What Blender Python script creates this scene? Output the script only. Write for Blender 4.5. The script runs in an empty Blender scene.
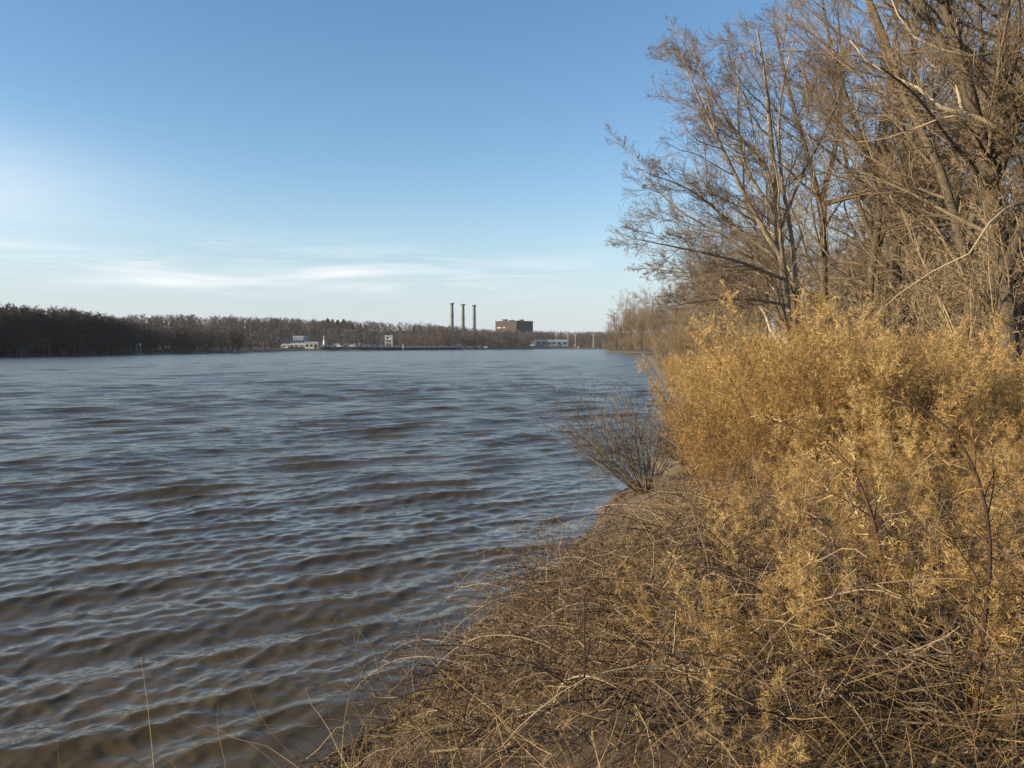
import bpy, math
import numpy as np

R = math.radians
rng = np.random.default_rng(7)
scene = bpy.context.scene
COL = scene.collection
PI = math.pi

# ------------------------------------------------------------------ camera numbers
EYE = np.array([0.0, 0.0, 3.2])
FPX, CX, CY = 800.0, 512.0, 384.0
PITCH = math.atan(38 / FPX)
SUN_AZ, SUN_EL = R(-106), R(17)          # azimuth clockwise from +Y (view direction)


def at(u, v, d):
    """world point seen at photo pixel (u, v), d metres ahead"""
    x, y = (u - CX) / FPX, -(v - CY) / FPX
    dy = y * math.sin(PITCH) + math.cos(PITCH)
    dz = y * math.cos(PITCH) - math.sin(PITCH)
    s = d / dy
    return np.array([x * s, d, EYE[2] + dz * s])


# ------------------------------------------------------------------ mesh helpers
class MB:
    """collects vertices and faces (numpy) for ONE mesh"""
    def __init__(self):
        self.v, self.f4, self.f3, self.a, self.n = [], [], [], [], 0

    def add(self, V, quads=None, tris=None, var=None):
        V = np.asarray(V, float).reshape(-1, 3)
        if quads is not None and len(quads):
            self.f4.append(np.asarray(quads, np.int64).reshape(-1, 4) + self.n)
        if tris is not None and len(tris):
            self.f3.append(np.asarray(tris, np.int64).reshape(-1, 3) + self.n)
        self.v.append(V)
        self.a.append(np.full(len(V), .5) if var is None else np.broadcast_to(np.asarray(var, float).reshape(-1), (len(V),)))
        self.n += len(V)
        return self

    def box(self, c, s, rz=0, var=None):
        c = np.array(c, float); s = np.array(s, float) / 2
        V = np.array([[x, y, z] for z in (-1, 1) for y in (-1, 1) for x in (-1, 1)], float) * s
        ca, sa = math.cos(rz), math.sin(rz)
        V = np.stack([V[:, 0] * ca - V[:, 1] * sa, V[:, 0] * sa + V[:, 1] * ca, V[:, 2]], 1) + c
        return self.add(V, [[0, 2, 3, 1], [4, 5, 7, 6], [0, 1, 5, 4], [2, 6, 7, 3], [0, 4, 6, 2], [1, 3, 7, 5]], var=var)

    def lathe(self, prof, c, n=16):
        """prof: list of (radius, z)"""
        a = np.arange(n) * 2 * PI / n
        V = np.array([[r * math.cos(t) + c[0], r * math.sin(t) + c[1], z + c[2]] for r, z in prof for t in a])
        q = []
        for i in range(len(prof) - 1):
            for j in range(n):
                k = (j + 1) % n
                q.append([i * n + j, i * n + k, (i + 1) * n + k, (i + 1) * n + j])
        self.add(V, q)
        m = self.n
        top = np.array([[c[0], c[1], prof[-1][1] + c[2]]])
        b = m - n
        self.add(np.vstack([V[-n:], top]), tris=[[j, (j + 1) % n, n] for j in range(n)])
        return self

    def gable(self, c, w, d, h, rz=0):
        """gabled roof prism, ridge along local x"""
        V = np.array([[-w/2, -d/2, 0], [w/2, -d/2, 0], [w/2, d/2, 0], [-w/2, d/2, 0], [-w/2, 0, h], [w/2, 0, h]], float)
        ca, sa = math.cos(rz), math.sin(rz)
        V = np.stack([V[:, 0]*ca - V[:, 1]*sa, V[:, 0]*sa + V[:, 1]*ca, V[:, 2]], 1) + np.array(c, float)
        return self.add(V, [[0, 1, 5, 4], [2, 3, 4, 5], [0, 3, 2, 1]], [[0, 4, 3], [1, 2, 5]])

    def tubes(self, P, Rr, sides=3, var=None):
        P = np.asarray(P, float); Rr = np.asarray(Rr, float)
        if P.ndim == 2:
            P, Rr = P[None], Rr[None]
        n, k, _ = P.shape
        if n == 0:
            return self
        T = np.gradient(P, axis=1)
        T /= np.linalg.norm(T, axis=2, keepdims=True) + 1e-9
        ref = np.cross(P[:, -1] - P[:, 0], rng.normal(size=(n, 3)))
        ref /= np.linalg.norm(ref, axis=1, keepdims=True) + 1e-9
        N = ref[:, None] - T * np.sum(ref[:, None] * T, axis=2, keepdims=True)
        N /= np.linalg.norm(N, axis=2, keepdims=True) + 1e-9
        B = np.cross(T, N)
        if var is None:
            var = rng.random(n)
        if sides == 2:                                   # flat blade
            V = np.stack([P - N * Rr[..., None], P + N * Rr[..., None]], 2)
        else:
            a = np.arange(sides) * 2 * PI / sides
            V = P[:, :, None] + Rr[..., None, None] * (N[:, :, None] * np.cos(a)[None, None, :, None] + B[:, :, None] * np.sin(a)[None, None, :, None])
        s = V.shape[2]
        idx = np.arange(n * k * s).reshape(n, k, s)
        if sides == 2:
            Q = np.stack([idx[:, :-1, 0], idx[:, :-1, 1], idx[:, 1:, 1], idx[:, 1:, 0]], -1)
        else:
            nx = np.roll(idx, -1, axis=2)
            Q = np.stack([idx[:, :-1], nx[:, :-1], nx[:, 1:], idx[:, 1:]], -1)
        return self.add(V.reshape(-1, 3), Q.reshape(-1, 4), var=np.repeat(np.asarray(var, float).reshape(-1), k * s))

    def mesh(self, name, mats, smooth=False):
        me = bpy.data.meshes.new(name)
        V = np.concatenate(self.v).astype(np.float32)
        f4 = np.concatenate(self.f4) if self.f4 else np.zeros((0, 4), int)
        f3 = np.concatenate(self.f3) if self.f3 else np.zeros((0, 3), int)
        me.vertices.add(len(V)); me.vertices.foreach_set('co', V.ravel())
        nl = f4.size + f3.size
        me.loops.add(nl)
        me.loops.foreach_set('vertex_index', np.concatenate([f4.ravel(), f3.ravel()]).astype(np.int32))
        npoly = len(f4) + len(f3)
        me.polygons.add(npoly)
        starts = np.concatenate([np.arange(len(f4)) * 4, len(f4) * 4 + np.arange(len(f3)) * 3]).astype(np.int32)
        me.polygons.foreach_set('loop_start', starts)
        me.polygons.foreach_set('use_smooth', np.full(npoly, bool(smooth)))
        at_ = me.attributes.new('var', 'FLOAT', 'POINT')
        at_.data.foreach_set('value', np.concatenate(self.a).astype(np.float32))
        me.update(calc_edges=True); me.validate()
        me.materials.append(mats)
        return me

    def build(self, name, m, parent=None, smooth=False):
        o = bpy.data.objects.new(name, self.mesh(name, m, smooth))
        COL.objects.link(o)
        if parent is not None:
            o.parent = parent
        return o


def tag(o, label=None, cat=None, group=None, kind=None):
    if label: o['label'] = label
    if cat: o['category'] = cat
    if group: o['group'] = group
    if kind: o['kind'] = kind
    return o


def empty(name, loc, label, cat, group=None, rz=0):
    o = bpy.data.objects.new(name, None)
    COL.objects.link(o)
    o.location = tuple(float(q) for q in loc); o.rotation_euler = (0, 0, rz); o.empty_display_size = .3
    return tag(o, label, cat, group)


def dup(root, loc, rz=0, sc=1.0, label=None, group=None, tilt=(0, 0)):
    r = root.copy(); COL.objects.link(r)
    r.location = tuple(float(q) for q in loc); r.rotation_euler = (tilt[0], tilt[1], rz)
    r.scale = (sc,) * 3 if np.isscalar(sc) else sc
    if label: r['label'] = label
    if group: r['group'] = group
    for ch in list(root.children):
        c = ch.copy(); COL.objects.link(c); c.parent = r
        for g in ch.children:
            d = g.copy(); COL.objects.link(d); d.parent = c
    return r


# ------------------------------------------------------------------ materials
def new_mat(name):
    m = bpy.data.materials.new(name); m.use_nodes = True
    nt = m.node_tree
    return m, nt, nt.nodes['Principled BSDF'], nt.nodes['Material Output']


def ramp(nt, stops):
    r = nt.nodes.new('ShaderNodeValToRGB')
    e = r.color_ramp.elements
    while len(e) < len(stops):
        e.new(.5)
    for q, (p, c) in zip(e, stops):
        q.position = p; q.color = (*c, 1)
    return r


def plant_mat(name, stops, transl=0.0, rough=.75, objvar=.35, noise_scale=3.0, noise_amt=.35, bump=0):
    """strand-by-strand colour, with slow noise and a different tint on each copy"""
    m, nt, bs, out = new_mat(name)
    L = nt.links.new
    a = nt.nodes.new('ShaderNodeAttribute'); a.attribute_name = 'var'
    oi = nt.nodes.new('ShaderNodeObjectInfo')
    tc = nt.nodes.new('ShaderNodeTexCoord')
    nz = nt.nodes.new('ShaderNodeTexNoise'); nz.inputs['Scale'].default_value = noise_scale; nz.inputs['Detail'].default_value = 3
    L(tc.outputs['Object'], nz.inputs['Vector'])
    m1 = nt.nodes.new('ShaderNodeMath'); m1.operation = 'MULTIPLY_ADD'
    L(oi.outputs['Random'], m1.inputs[0]); m1.inputs[1].default_value = objvar; m1.inputs[2].default_value = -objvar / 2 - noise_amt / 2
    m2 = nt.nodes.new('ShaderNodeMath'); m2.operation = 'MULTIPLY_ADD'
    L(nz.outputs['Fac'], m2.inputs[0]); m2.inputs[1].default_value = noise_amt; L(m1.outputs[0], m2.inputs[2])
    m3 = nt.nodes.new('ShaderNodeMath'); m3.operation = 'ADD'; m3.use_clamp = True
    L(m2.outputs[0], m3.inputs[0]); L(a.outputs['Fac'], m3.inputs[1])
    r = ramp(nt, stops)
    L(m3.outputs[0], r.inputs['Fac'])
    L(r.outputs['Color'], bs.inputs['Base Color'])
    bs.inputs['Roughness'].default_value = rough
    bs.inputs['Specular IOR Level'].default_value = .25
    if bump:
        mp = nt.nodes.new('ShaderNodeMapping'); mp.inputs['Scale'].default_value = (1, 1, .25); L(tc.outputs['Object'], mp.inputs['Vector'])
        nb = nt.nodes.new('ShaderNodeTexNoise'); nb.inputs['Scale'].default_value = 28; nb.inputs['Detail'].default_value = 6; nb.inputs['Roughness'].default_value = .7
        L(mp.outputs[0], nb.inputs['Vector'])
        bm = nt.nodes.new('ShaderNodeBump'); bm.inputs['Strength'].default_value = .9; bm.inputs['Distance'].default_value = bump
        L(nb.outputs['Fac'], bm.inputs['Height']); L(bm.outputs[0], bs.inputs['Normal'])
    if transl:
        tr = nt.nodes.new('ShaderNodeBsdfTranslucent'); L(r.outputs['Color'], tr.inputs['Color'])
        mx = nt.nodes.new('ShaderNodeMixShader'); mx.inputs[0].default_value = transl
        L(bs.outputs[0], mx.inputs[1]); L(tr.outputs[0], mx.inputs[2]); L(mx.outputs[0], out.inputs['Surface'])
    return m


def plain(name, c, rough=.6, metal=0.0, dirt=.25, scale=.6):
    m, nt, bs, out = new_mat(name)
    tc = nt.nodes.new('ShaderNodeTexCoord')
    nz = nt.nodes.new('ShaderNodeTexNoise'); nz.inputs['Scale'].default_value = scale; nz.inputs['Detail'].default_value = 5
    nt.links.new(tc.outputs['Object'], nz.inputs['Vector'])
    r = ramp(nt, [(.3, tuple(q * (1 - dirt) for q in c)), (.7, tuple(min(1, q * (1 + dirt * .4)) for q in c))])
    nt.links.new(nz.outputs['Fac'], r.inputs['Fac'])
    nt.links.new(r.outputs['Color'], bs.inputs['Base Color'])
    bs.inputs['Roughness'].default_value = rough; bs.inputs['Metallic'].default_value = metal
    return m


M = {}
M['bark'] = plant_mat('bark_pale', [(0, (.17, .135, .095)), (.5, (.28, .23, .16)), (1, (.40, .34, .24))], noise_scale=9, noise_amt=.6, objvar=.2, bump=.02)
M['bark_dark'] = plant_mat('bark_dark', [(0, (.045, .035, .024)), (.5, (.10, .078, .052)), (1, (.20, .158, .105))], noise_scale=7, noise_amt=.9, objvar=.2, bump=.05)
M['bark_white'] = plant_mat('bark_bleached', [(0, (.20, .16, .10)), (.5, (.34, .28, .18)), (1, (.44, .37, .25))], noise_scale=14, noise_amt=.9, objvar=.1, bump=.02)
M['twig'] = plant_mat('twig_brown', [(0, (.085, .06, .045)), (.5, (.15, .112, .08)), (1, (.24, .185, .125))], noise_scale=.7, noise_amt=.3)
M['twig_wood'] = plant_mat('twig_wood', [(0, (.10, .072, .043)), (.5, (.19, .14, .085)), (1, (.31, .24, .15))], noise_scale=.4, noise_amt=.4)
M['far_twig'] = plant_mat('far_twig', [(0, (.062, .048, .042)), (.5, (.10, .079, .067)), (1, (.145, .115, .095))], noise_scale=.02, noise_amt=.7)
M['pine'] = plant_mat('pine_needles', [(0, (.02, .03, .02)), (.5, (.032, .046, .028)), (1, (.05, .065, .035))], noise_scale=.2)
M['gold'] = plant_mat('golden_plume', [(0, (.13, .066, .022)), (.35, (.35, .215, .075)), (.75, (.54, .375, .145)), (1, (.67, .52, .25))], transl=.35, noise_scale=1.1, noise_amt=.6, objvar=.55)
M['gold_stem'] = plant_mat('weed_stem', [(0, (.07, .035, .02)), (.5, (.13, .07, .035)), (1, (.24, .15, .07))], noise_scale=2)
M['weed_dark'] = plant_mat('weed_stem_dark', [(0, (.022, .012, .009)), (.6, (.055, .028, .017)), (1, (.16, .085, .035))], noise_scale=2, noise_amt=.8)
M['straw'] = plant_mat('dry_grass', [(0, (.045, .028, .014)), (.35, (.13, .085, .038)), (.75, (.32, .225, .10)), (1, (.50, .39, .21))], transl=.2, noise_scale=.9, noise_amt=.5, objvar=0)
M['cane'] = plant_mat('bramble_cane', [(0, (.036, .023, .017)), (.45, (.085, .057, .038)), (.75, (.17, .122, .076)), (1, (.30, .235, .15))], noise_scale=2, noise_amt=.2)
M['shrub'] = plant_mat('grey_shrub', [(0, (.05, .041, .034)), (.5, (.095, .077, .06)), (1, (.18, .148, .11))], noise_scale=2, noise_amt=.2)

M['brick'] = plain('dark_brick', (.027, .016, .014), .8, dirt=.3, scale=.08)
M['brick_dark'] = plain('dark_roof', (.05, .045, .045), .8)
M['steel_dark'] = plain('stack_steel', (.075, .085, .08), .6, dirt=.3, scale=.15)
M['white'] = plain('white_paint', (.42, .42, .42), .5, dirt=.2)
M['grey'] = plain('grey_concrete', (.36, .36, .35), .8, dirt=.3)
M['bluegrey'] = plain('blue_grey_cladding', (.20, .25, .31), .6, dirt=.2, scale=.1)
M['dark'] = plain('dark_timber', (.035, .032, .03), .8, dirt=.3)
M['brown'] = plain('brown_boards', (.15, .11, .08), .8, dirt=.3)
M['glass'] = plain('dark_glass', (.02, .025, .03), .1, dirt=.1)
M['window_white'] = plain('pale_panes', (.32, .33, .33), .3, dirt=.1)
M['rock'] = plain('grey_rock', (.17, .16, .145), .9, dirt=.45, scale=.8)

# ------------------------------------------------------------------ terrain
YR = np.array([-900, -100, 0, 6.07, 9, 12.2, 15.6, 19.1, 47, 88, 205, 228, 240, 300, 330, 345, 375, 405, 428, 436, 470, 600, 2500], float)
XR = np.array([-340, -42, -3.65, -1.33, -.2, .89, 1.9, 3.3, 9.3, 15.8, 34.5, 38.5, 58, 78, 66, 55, 52, 48, 49.5, 80, 260, 1200, 2500], float)
YL = np.array([-900, 0, 150, 256, 284, 340, 394, 512, 595, 730, 850, 872, 900, 960], float)
XL = np.array([-520, -215, -178, -160, -152, -150, -134, -130, -83, -20, 60, 240, 900, 3000], float)


def vnoise(x, y, seed=0):
    g = np.random.default_rng(seed)
    z = 0
    for i in range(9):
        a = g.uniform(0, 2 * PI); f = 2 ** (i * .45); p = g.uniform(0, 6.28)
        z = z + np.sin((x * math.cos(a) + y * math.sin(a)) * f + p) / f ** .8
    return z / 3


def shore_t(x, y):
    """metres inland from the near (right) waterline"""
    j = .24 * vnoise(x * 1.3, y * 1.3, 3)
    return (x - np.interp(y, YR, XR)) * .93 + j * np.clip(1.5 - np.abs(y) / 60, 0, 1)


def ss(a, b, t):
    q = np.clip((t - a) / (b - a), 0, 1)
    return q * q * (3 - 2 * q)


def ground_z(x, y):
    t = shore_t(x, y)
    near = .16 * ss(0, .14, t) + .30 * np.clip(t, 0, 1) + 1.12 * ss(.6, 3.4, t) + .012 * np.clip(t - 3, 0, 60) + 7 * ss(45, 160, t) + 12 * ss(150, 500, t)
    near = near + (.05 * vnoise(x * 2.3, y * 2.3, 5) + .012 * vnoise(x * 9, y * 9, 6)) * ss(.0, 1.2, t)
    tl = np.interp(y, YL, XL) - x
    dy = y - np.interp(x, XL[6:], YL[6:])
    tl = np.where((x > -134) & (y > 390), np.minimum(tl, dy), tl)
    hill = 4 + 13 * ss(370, 540, y) * ss(-350, -240, x) * (1 - .85 * ss(-100, -45, x))
    left = 1.1 * ss(0, 5, tl) + 1.0 * ss(3, 40, tl) + hill * ss(35, 220, tl) + 13 * ss(1200, 1600, y) * ss(200, 400, tl) + 1.2 * vnoise(x * .011, y * .011, 8) * ss(50, 200, tl)
    bed = -np.minimum(1.6, .30 * np.minimum(-t, -tl).clip(0))
    return np.where(t > 0, near, np.where(tl > 0, left, bed))


def graded(lo, hi, fine0, fine1, step, g):
    out = list(np.arange(fine0, fine1 + 1e-6, step))
    s, q = step, fine1
    while q < hi:
        s *= g; q += s; out.append(q)
    s, q = step, fine0
    while q > lo:
        s *= g; q -= s; out.insert(0, q)
    return np.array(out)


gx = graded(-3500, 3500, -4, 10, .07, 1.055)
gy = graded(-900, 5000, 0, 17, .09, 1.045)
GX, GY = np.meshgrid(gx, gy)
GZ = ground_z(GX, GY)
mb = MB()
ny, nx_ = GX.shape
ii = np.arange(ny * nx_).reshape(ny, nx_)
mb.add(np.stack([GX, GY, GZ], -1), np.stack([ii[:-1, :-1], ii[:-1, 1:], ii[1:, 1:], ii[1:, :-1]], -1))
m, nt, bs, out = new_mat('bank_soil')
L = nt.links.new
geo = nt.nodes.new('ShaderNodeNewGeometry')
sep = nt.nodes.new('ShaderNodeSeparateXYZ'); L(geo.outputs['Position'], sep.inputs[0])
n1 = nt.nodes.new('ShaderNodeTexNoise'); n1.inputs['Scale'].default_value = 2.2; n1.inputs['Detail'].default_value = 8; n1.inputs['Roughness'].default_value = .7
L(geo.outputs['Position'], n1.inputs['Vector'])
n2 = nt.nodes.new('ShaderNodeTexNoise'); n2.inputs['Scale'].default_value = 38; n2.inputs['Detail'].default_value = 6
L(geo.outputs['Position'], n2.inputs['Vector'])
rs = ramp(nt, [(.3, (.020, .012, .006)), (.5, (.038, .024, .012)), (.7, (.078, .051, .025))])
L(n1.outputs['Fac'], rs.inputs['Fac'])
rm = ramp(nt, [(.3, (.070, .053, .033)), (.7, (.145, .112, .070))])
L(n2.outputs['Fac'], rm.inputs['Fac'])
add = nt.nodes.new('ShaderNodeMath'); add.operation = 'MULTIPLY_ADD'; L(n1.outputs['Fac'], add.inputs[0]); add.inputs[1].default_value = .7
L(sep.outputs['Z'], add.inputs[2])
mr = nt.nodes.new('ShaderNodeMapRange'); L(add.outputs[0], mr.inputs[0]); mr.inputs[1].default_value = .75; mr.inputs[2].default_value = 1.15
mix = nt.nodes.new('ShaderNodeMix'); mix.data_type = 'RGBA'
L(mr.outputs[0], mix.inputs[0]); L(rm.outputs['Color'], mix.inputs[6]); L(rs.outputs['Color'], mix.inputs[7])
wet = nt.nodes.new('ShaderNodeMapRange'); L(sep.outputs['Z'], wet.inputs[0]); wet.inputs[1].default_value = .0; wet.inputs[2].default_value = .22; wet.inputs[3].default_value = .38; wet.inputs[4].default_value = 1
mul = nt.nodes.new('ShaderNodeMix'); mul.data_type = 'RGBA'; mul.blend_type = 'MULTIPLY'; mul.inputs[0].default_value = 1
L(mix.outputs[2], mul.inputs[6]); L(wet.outputs[0], mul.inputs[7])
L(mul.outputs[2], bs.inputs['Base Color'])
wr = nt.nodes.new('ShaderNodeMapRange'); L(sep.outputs['Z'], wr.inputs[0]); wr.inputs[2].default_value = .25; wr.inputs[3].default_value = .35; wr.inputs[4].default_value = .95
L(wr.outputs[0], bs.inputs['Roughness'])
bp = nt.nodes.new('ShaderNodeBump'); bp.inputs['Strength'].default_value = .7; bp.inputs['Distance'].default_value = .02
L(n2.outputs['Fac'], bp.inputs['Height']); L(bp.outputs[0], bs.inputs['Normal'])
M['soil'] = m
tag(mb.build('ground', M['soil'], smooth=True), 'brown soil river bank and wooded land around the river', kind='structure')

# ------------------------------------------------------------------ river
rr = [2.2]
while rr[-1] < 1100:
    r_ = rr[-1]
    rr.append(r_ * (1.0034 + .0012 * min(1, max(0, r_ - 14) / 40) + .004 * min(1, max(0, r_ - 60) / 250)))
rr = np.array(rr)
aa = np.linspace(R(-66), R(16), 640)
Rg, Ag = np.meshgrid(rr, aa, indexing='ij')
X0, Y0 = Rg * np.sin(Ag), Rg * np.cos(Ag)
sp_r = np.gradient(rr)[:, None] * np.ones_like(Ag)
sp_a = Rg * (aa[1] - aa[0])
spac = np.maximum(sp_r, sp_a)
wr_ = np.random.default_rng(21)
H = np.zeros_like(X0); DX = np.zeros_like(X0); DY = np.zeros_like(X0)
KD = math.atan2(-.80, .55)                               # waves run in towards the bank
bands = [  # (lambda lo, hi, count, total rms slope, directional spread)
    (.085, .16, 22, .08, .80), (.16, .34, 24, .10, .62), (.34, .70, 22, .085, .45), (.85, 1.6, 16, .10, .18),
    (1.5, 2.6, 12, .022, .30), (2.6, 6, 12, .014, .4), (6, 14, 12, .006, .5)]
grp = 1 + .30 * vnoise(X0 * .35 + 3, Y0 * .35, 31)       # groups of higher and lower waves
lost = np.zeros_like(X0)
for lo, hi, cnt, slope, spread in bands:
    lm = math.sqrt(lo * hi)
    w = ss(2.2, 4.2, lm / spac)                          # what the mesh can carry here
    for _ in range(cnt):
        lam = math.exp(wr_.uniform(math.log(lo), math.log(hi)))
        th = KD + wr_.normal() * spread; ph = wr_.uniform(0, 6.283)
        k = 2 * PI / lam
        s_ = slope * math.sqrt(2 / cnt)
        S = np.sqrt(s_ ** 2 + lost / cnt * 2 * .22) if .8 < lam < 1.6 else (np.sqrt(s_ ** 2 + lost / cnt * 2 * (.045 if lam < 6 else .02)) if lam > 2.6 else s_)
        A = S / k * w * (grp if lam > .3 else 1)
        arg = k * (X0 * math.cos(th) + Y0 * math.sin(th)) + ph
        c, s = np.cos(arg), np.sin(arg)
        H += A * c
        q = 1.0
        DX -= q * A * s * math.cos(th); DY -= q * A * s * math.sin(th)
    lost = lost + (1 - w ** 2) * slope ** 2
damp = ss(-.05, 1.4, -(shore_t(X0, Y0)))
damp = .25 + .75 * damp
mb = MB()
nr, na = X0.shape
ii = np.arange(nr * na).reshape(nr, na)
Vw = np.stack([X0 + DX * damp, Y0 + DY * damp, H * damp], -1)
keep = (shore_t(X0, Y0) < 6) | (Rg > 60)
Q = np.stack([ii[:-1, :-1], ii[1:, :-1], ii[1:, 1:], ii[:-1, 1:]], -1)
Q = Q[keep[:-1, :-1]]
mb.add(Vw, Q, var=np.sqrt(lost).ravel())
# plain sheet for the rest of the river, well below the wave troughs
mb.add([[-3000, -900, -.45], [3000, -900, -.45], [3000, 4000, -.45], [-3000, 4000, -.45]], [[0, 1, 2, 3]])
m, nt, bs, out = new_mat('river_water')
L = nt.links.new
geo = nt.nodes.new('ShaderNodeNewGeometry')
mp = nt.nodes.new('ShaderNodeMapping'); mp.inputs['Rotation'].default_value = (0, 0, R(-32)); mp.inputs['Scale'].default_value = (4, 11, 1)
L(geo.outputs['Position'], mp.inputs['Vector'])
n1 = nt.nodes.new('ShaderNodeTexNoise'); n1.inputs['Scale'].default_value = 1.6; n1.inputs['Detail'].default_value = 2
L(mp.outputs[0], n1.inputs['Vector'])
bp = nt.nodes.new('ShaderNodeBump'); bp.inputs['Strength'].default_value = .35; bp.inputs['Distance'].default_value = .008
mp2 = nt.nodes.new('ShaderNodeMapping'); mp2.inputs['Rotation'].default_value = (0, 0, R(-20)); mp2.inputs['Scale'].default_value = (.35, 1.5, 1)
L(geo.outputs['Position'], mp2.inputs['Vector'])
n4 = nt.nodes.new('ShaderNodeTexNoise'); n4.inputs['Scale'].default_value = .8; n4.inputs['Detail'].default_value = 4; n4.inputs['Roughness'].default_value = .6
L(mp2.outputs[0], n4.inputs['Vector'])
va = nt.nodes.new('ShaderNodeAttribute'); va.attribute_name = 'var'
fw = nt.nodes.new('ShaderNodeMapRange'); L(va.outputs['Fac'], fw.inputs[0]); fw.inputs[1].default_value = .08; fw.inputs[2].default_value = .16; fw.inputs[4].default_value = .9
bp2 = nt.nodes.new('ShaderNodeBump'); bp2.inputs['Distance'].default_value = .30
L(fw.outputs[0], bp2.inputs['Strength']); L(n4.outputs['Fac'], bp2.inputs['Height'])
L(n1.outputs['Fac'], bp.inputs['Height']); L(bp2.outputs[0], bp.inputs['Normal']); L(bp.outputs[0], bs.inputs['Normal'])
n3 = nt.nodes.new('ShaderNodeTexNoise'); n3.inputs['Scale'].default_value = .35; n3.inputs['Detail'].default_value = 4
L(geo.outputs['Position'], n3.inputs['Vector'])
rw = ramp(nt, [(.3, (.060, .045, .021)), (.7, (.083, .063, .030))])
L(n3.outputs['Fac'], rw.inputs['Fac']); L(rw.outputs['Color'], bs.inputs['Base Color'])
bs.inputs['Subsurface Weight'].default_value = .6; bs.inputs['Subsurface Radius'].default_value = (.30, .22, .12); bs.inputs['Subsurface Scale'].default_value = 1
vr = nt.nodes.new('ShaderNodeMapRange'); L(va.outputs['Fac'], vr.inputs[0]); vr.inputs[2].default_value = .17; vr.inputs[3].default_value = .045; vr.inputs[4].default_value = .20
L(vr.outputs[0], bs.inputs['Roughness']); bs.inputs['IOR'].default_value = 1.33
M['water'] = m
tag(mb.build('river', M['water'], smooth=True), 'wide muddy river with small wind waves', kind='structure')


# ------------------------------------------------------------------ plant growing
def path(pts, k):
    """smooth resample of a control polyline to k points"""
    pts = np.asarray(pts, float)
    s = np.concatenate([[0], np.cumsum(np.linalg.norm(np.diff(pts, axis=0), axis=1))])
    n = len(pts)
    m_ = np.gradient(pts, s, axis=0) if n > 2 else np.repeat((pts[1:] - pts[:-1]) / s[-1], 2, 0)
    t = np.linspace(0, s[-1], k)
    i = np.clip(np.searchsorted(s, t, 'right') - 1, 0, n - 2)
    h = (s[i + 1] - s[i])[:, None]; u = ((t - s[i])[:, None]) / h
    return ((2*u**3 - 3*u**2 + 1) * pts[i] + (u**3 - 2*u**2 + u) * h * m_[i] + (-2*u**3 + 3*u**2) * pts[i+1] + (u**3 - u**2) * h * m_[i+1])


def grow(P, Rr, m, t0, t1, ln, ang, k, rf, rend, up=0.0, wig=.12, bias=None, taper=.6, rmin=0.0, absolute=False):
    n, kp, _ = P.shape
    t = t0 + (t1 - t0) * ((np.arange(m)[None] + rng.random((n, m))) / m)
    s = t * (kp - 1); i = np.clip(s.astype(int), 0, kp - 2); f = (s - i)[..., None]
    ni = np.arange(n)[:, None]
    base = P[ni, i] * (1 - f) + P[ni, i + 1] * f
    T = P[ni, i + 1] - P[ni, i]; T /= np.linalg.norm(T, axis=2, keepdims=True) + 1e-9
    rb = Rr[ni, i] * (1 - f[..., 0]) + Rr[ni, i + 1] * f[..., 0]
    q = rng.normal(size=(n, m, 3)); q -= T * np.sum(q * T, 2, keepdims=True); q /= np.linalg.norm(q, axis=2, keepdims=True)
    a = rng.uniform(*ang, size=(n, m, 1))
    d = T * np.cos(a) + q * np.sin(a)
    if bias is not None:
        d = d + np.asarray(bias) * rng.uniform(.4, 1.2, (n, m, 1))
    d /= np.linalg.norm(d, axis=2, keepdims=True)
    plen = 1.0 if absolute else np.sum(np.linalg.norm(np.diff(P, axis=1), axis=2), 1)[:, None]
    Ln = plen * rng.uniform(*ln, size=(n, m)) * (1 - taper * t)
    out = np.zeros((n, m, k, 3)); out[:, :, 0] = base
    p = base.copy()
    upv = np.array([0, 0, up])
    for j in range(1, k):
        d = d + rng.normal(size=d.shape) * wig + upv
        if bias is not None and j > 1:
            d = d + np.asarray(bias) * .12
        d /= np.linalg.norm(d, axis=2, keepdims=True)
        p = p + d * (Ln / (k - 1))[..., None]
        out[:, :, j] = p
    r0 = np.maximum(np.minimum(rb * rf, rb * .95), rmin)
    r1 = np.minimum(rend, r0)
    tt = np.linspace(0, 1, k)
    RR = r0[..., None] * (1 - tt) + np.broadcast_to(r1, r0.shape)[..., None] * tt
    return out.reshape(-1, k, 3), RR.reshape(-1, k)


def stem_paths(lst, k=14):
    P = np.stack([path(p, k) for p, _, _ in lst])
    Rr = np.stack([np.linspace(a, b, k) for _, a, b in lst])
    return P, Rr


def resize(P, Rr, k):
    t = np.linspace(0, P.shape[1] - 1, k); i = np.clip(t.astype(int), 0, P.shape[1] - 2); f = t - i
    return P[:, i] * (1 - f)[None, :, None] + P[:, i + 1] * f[None, :, None], Rr[:, i] * (1 - f) + Rr[:, i + 1] * f


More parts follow.
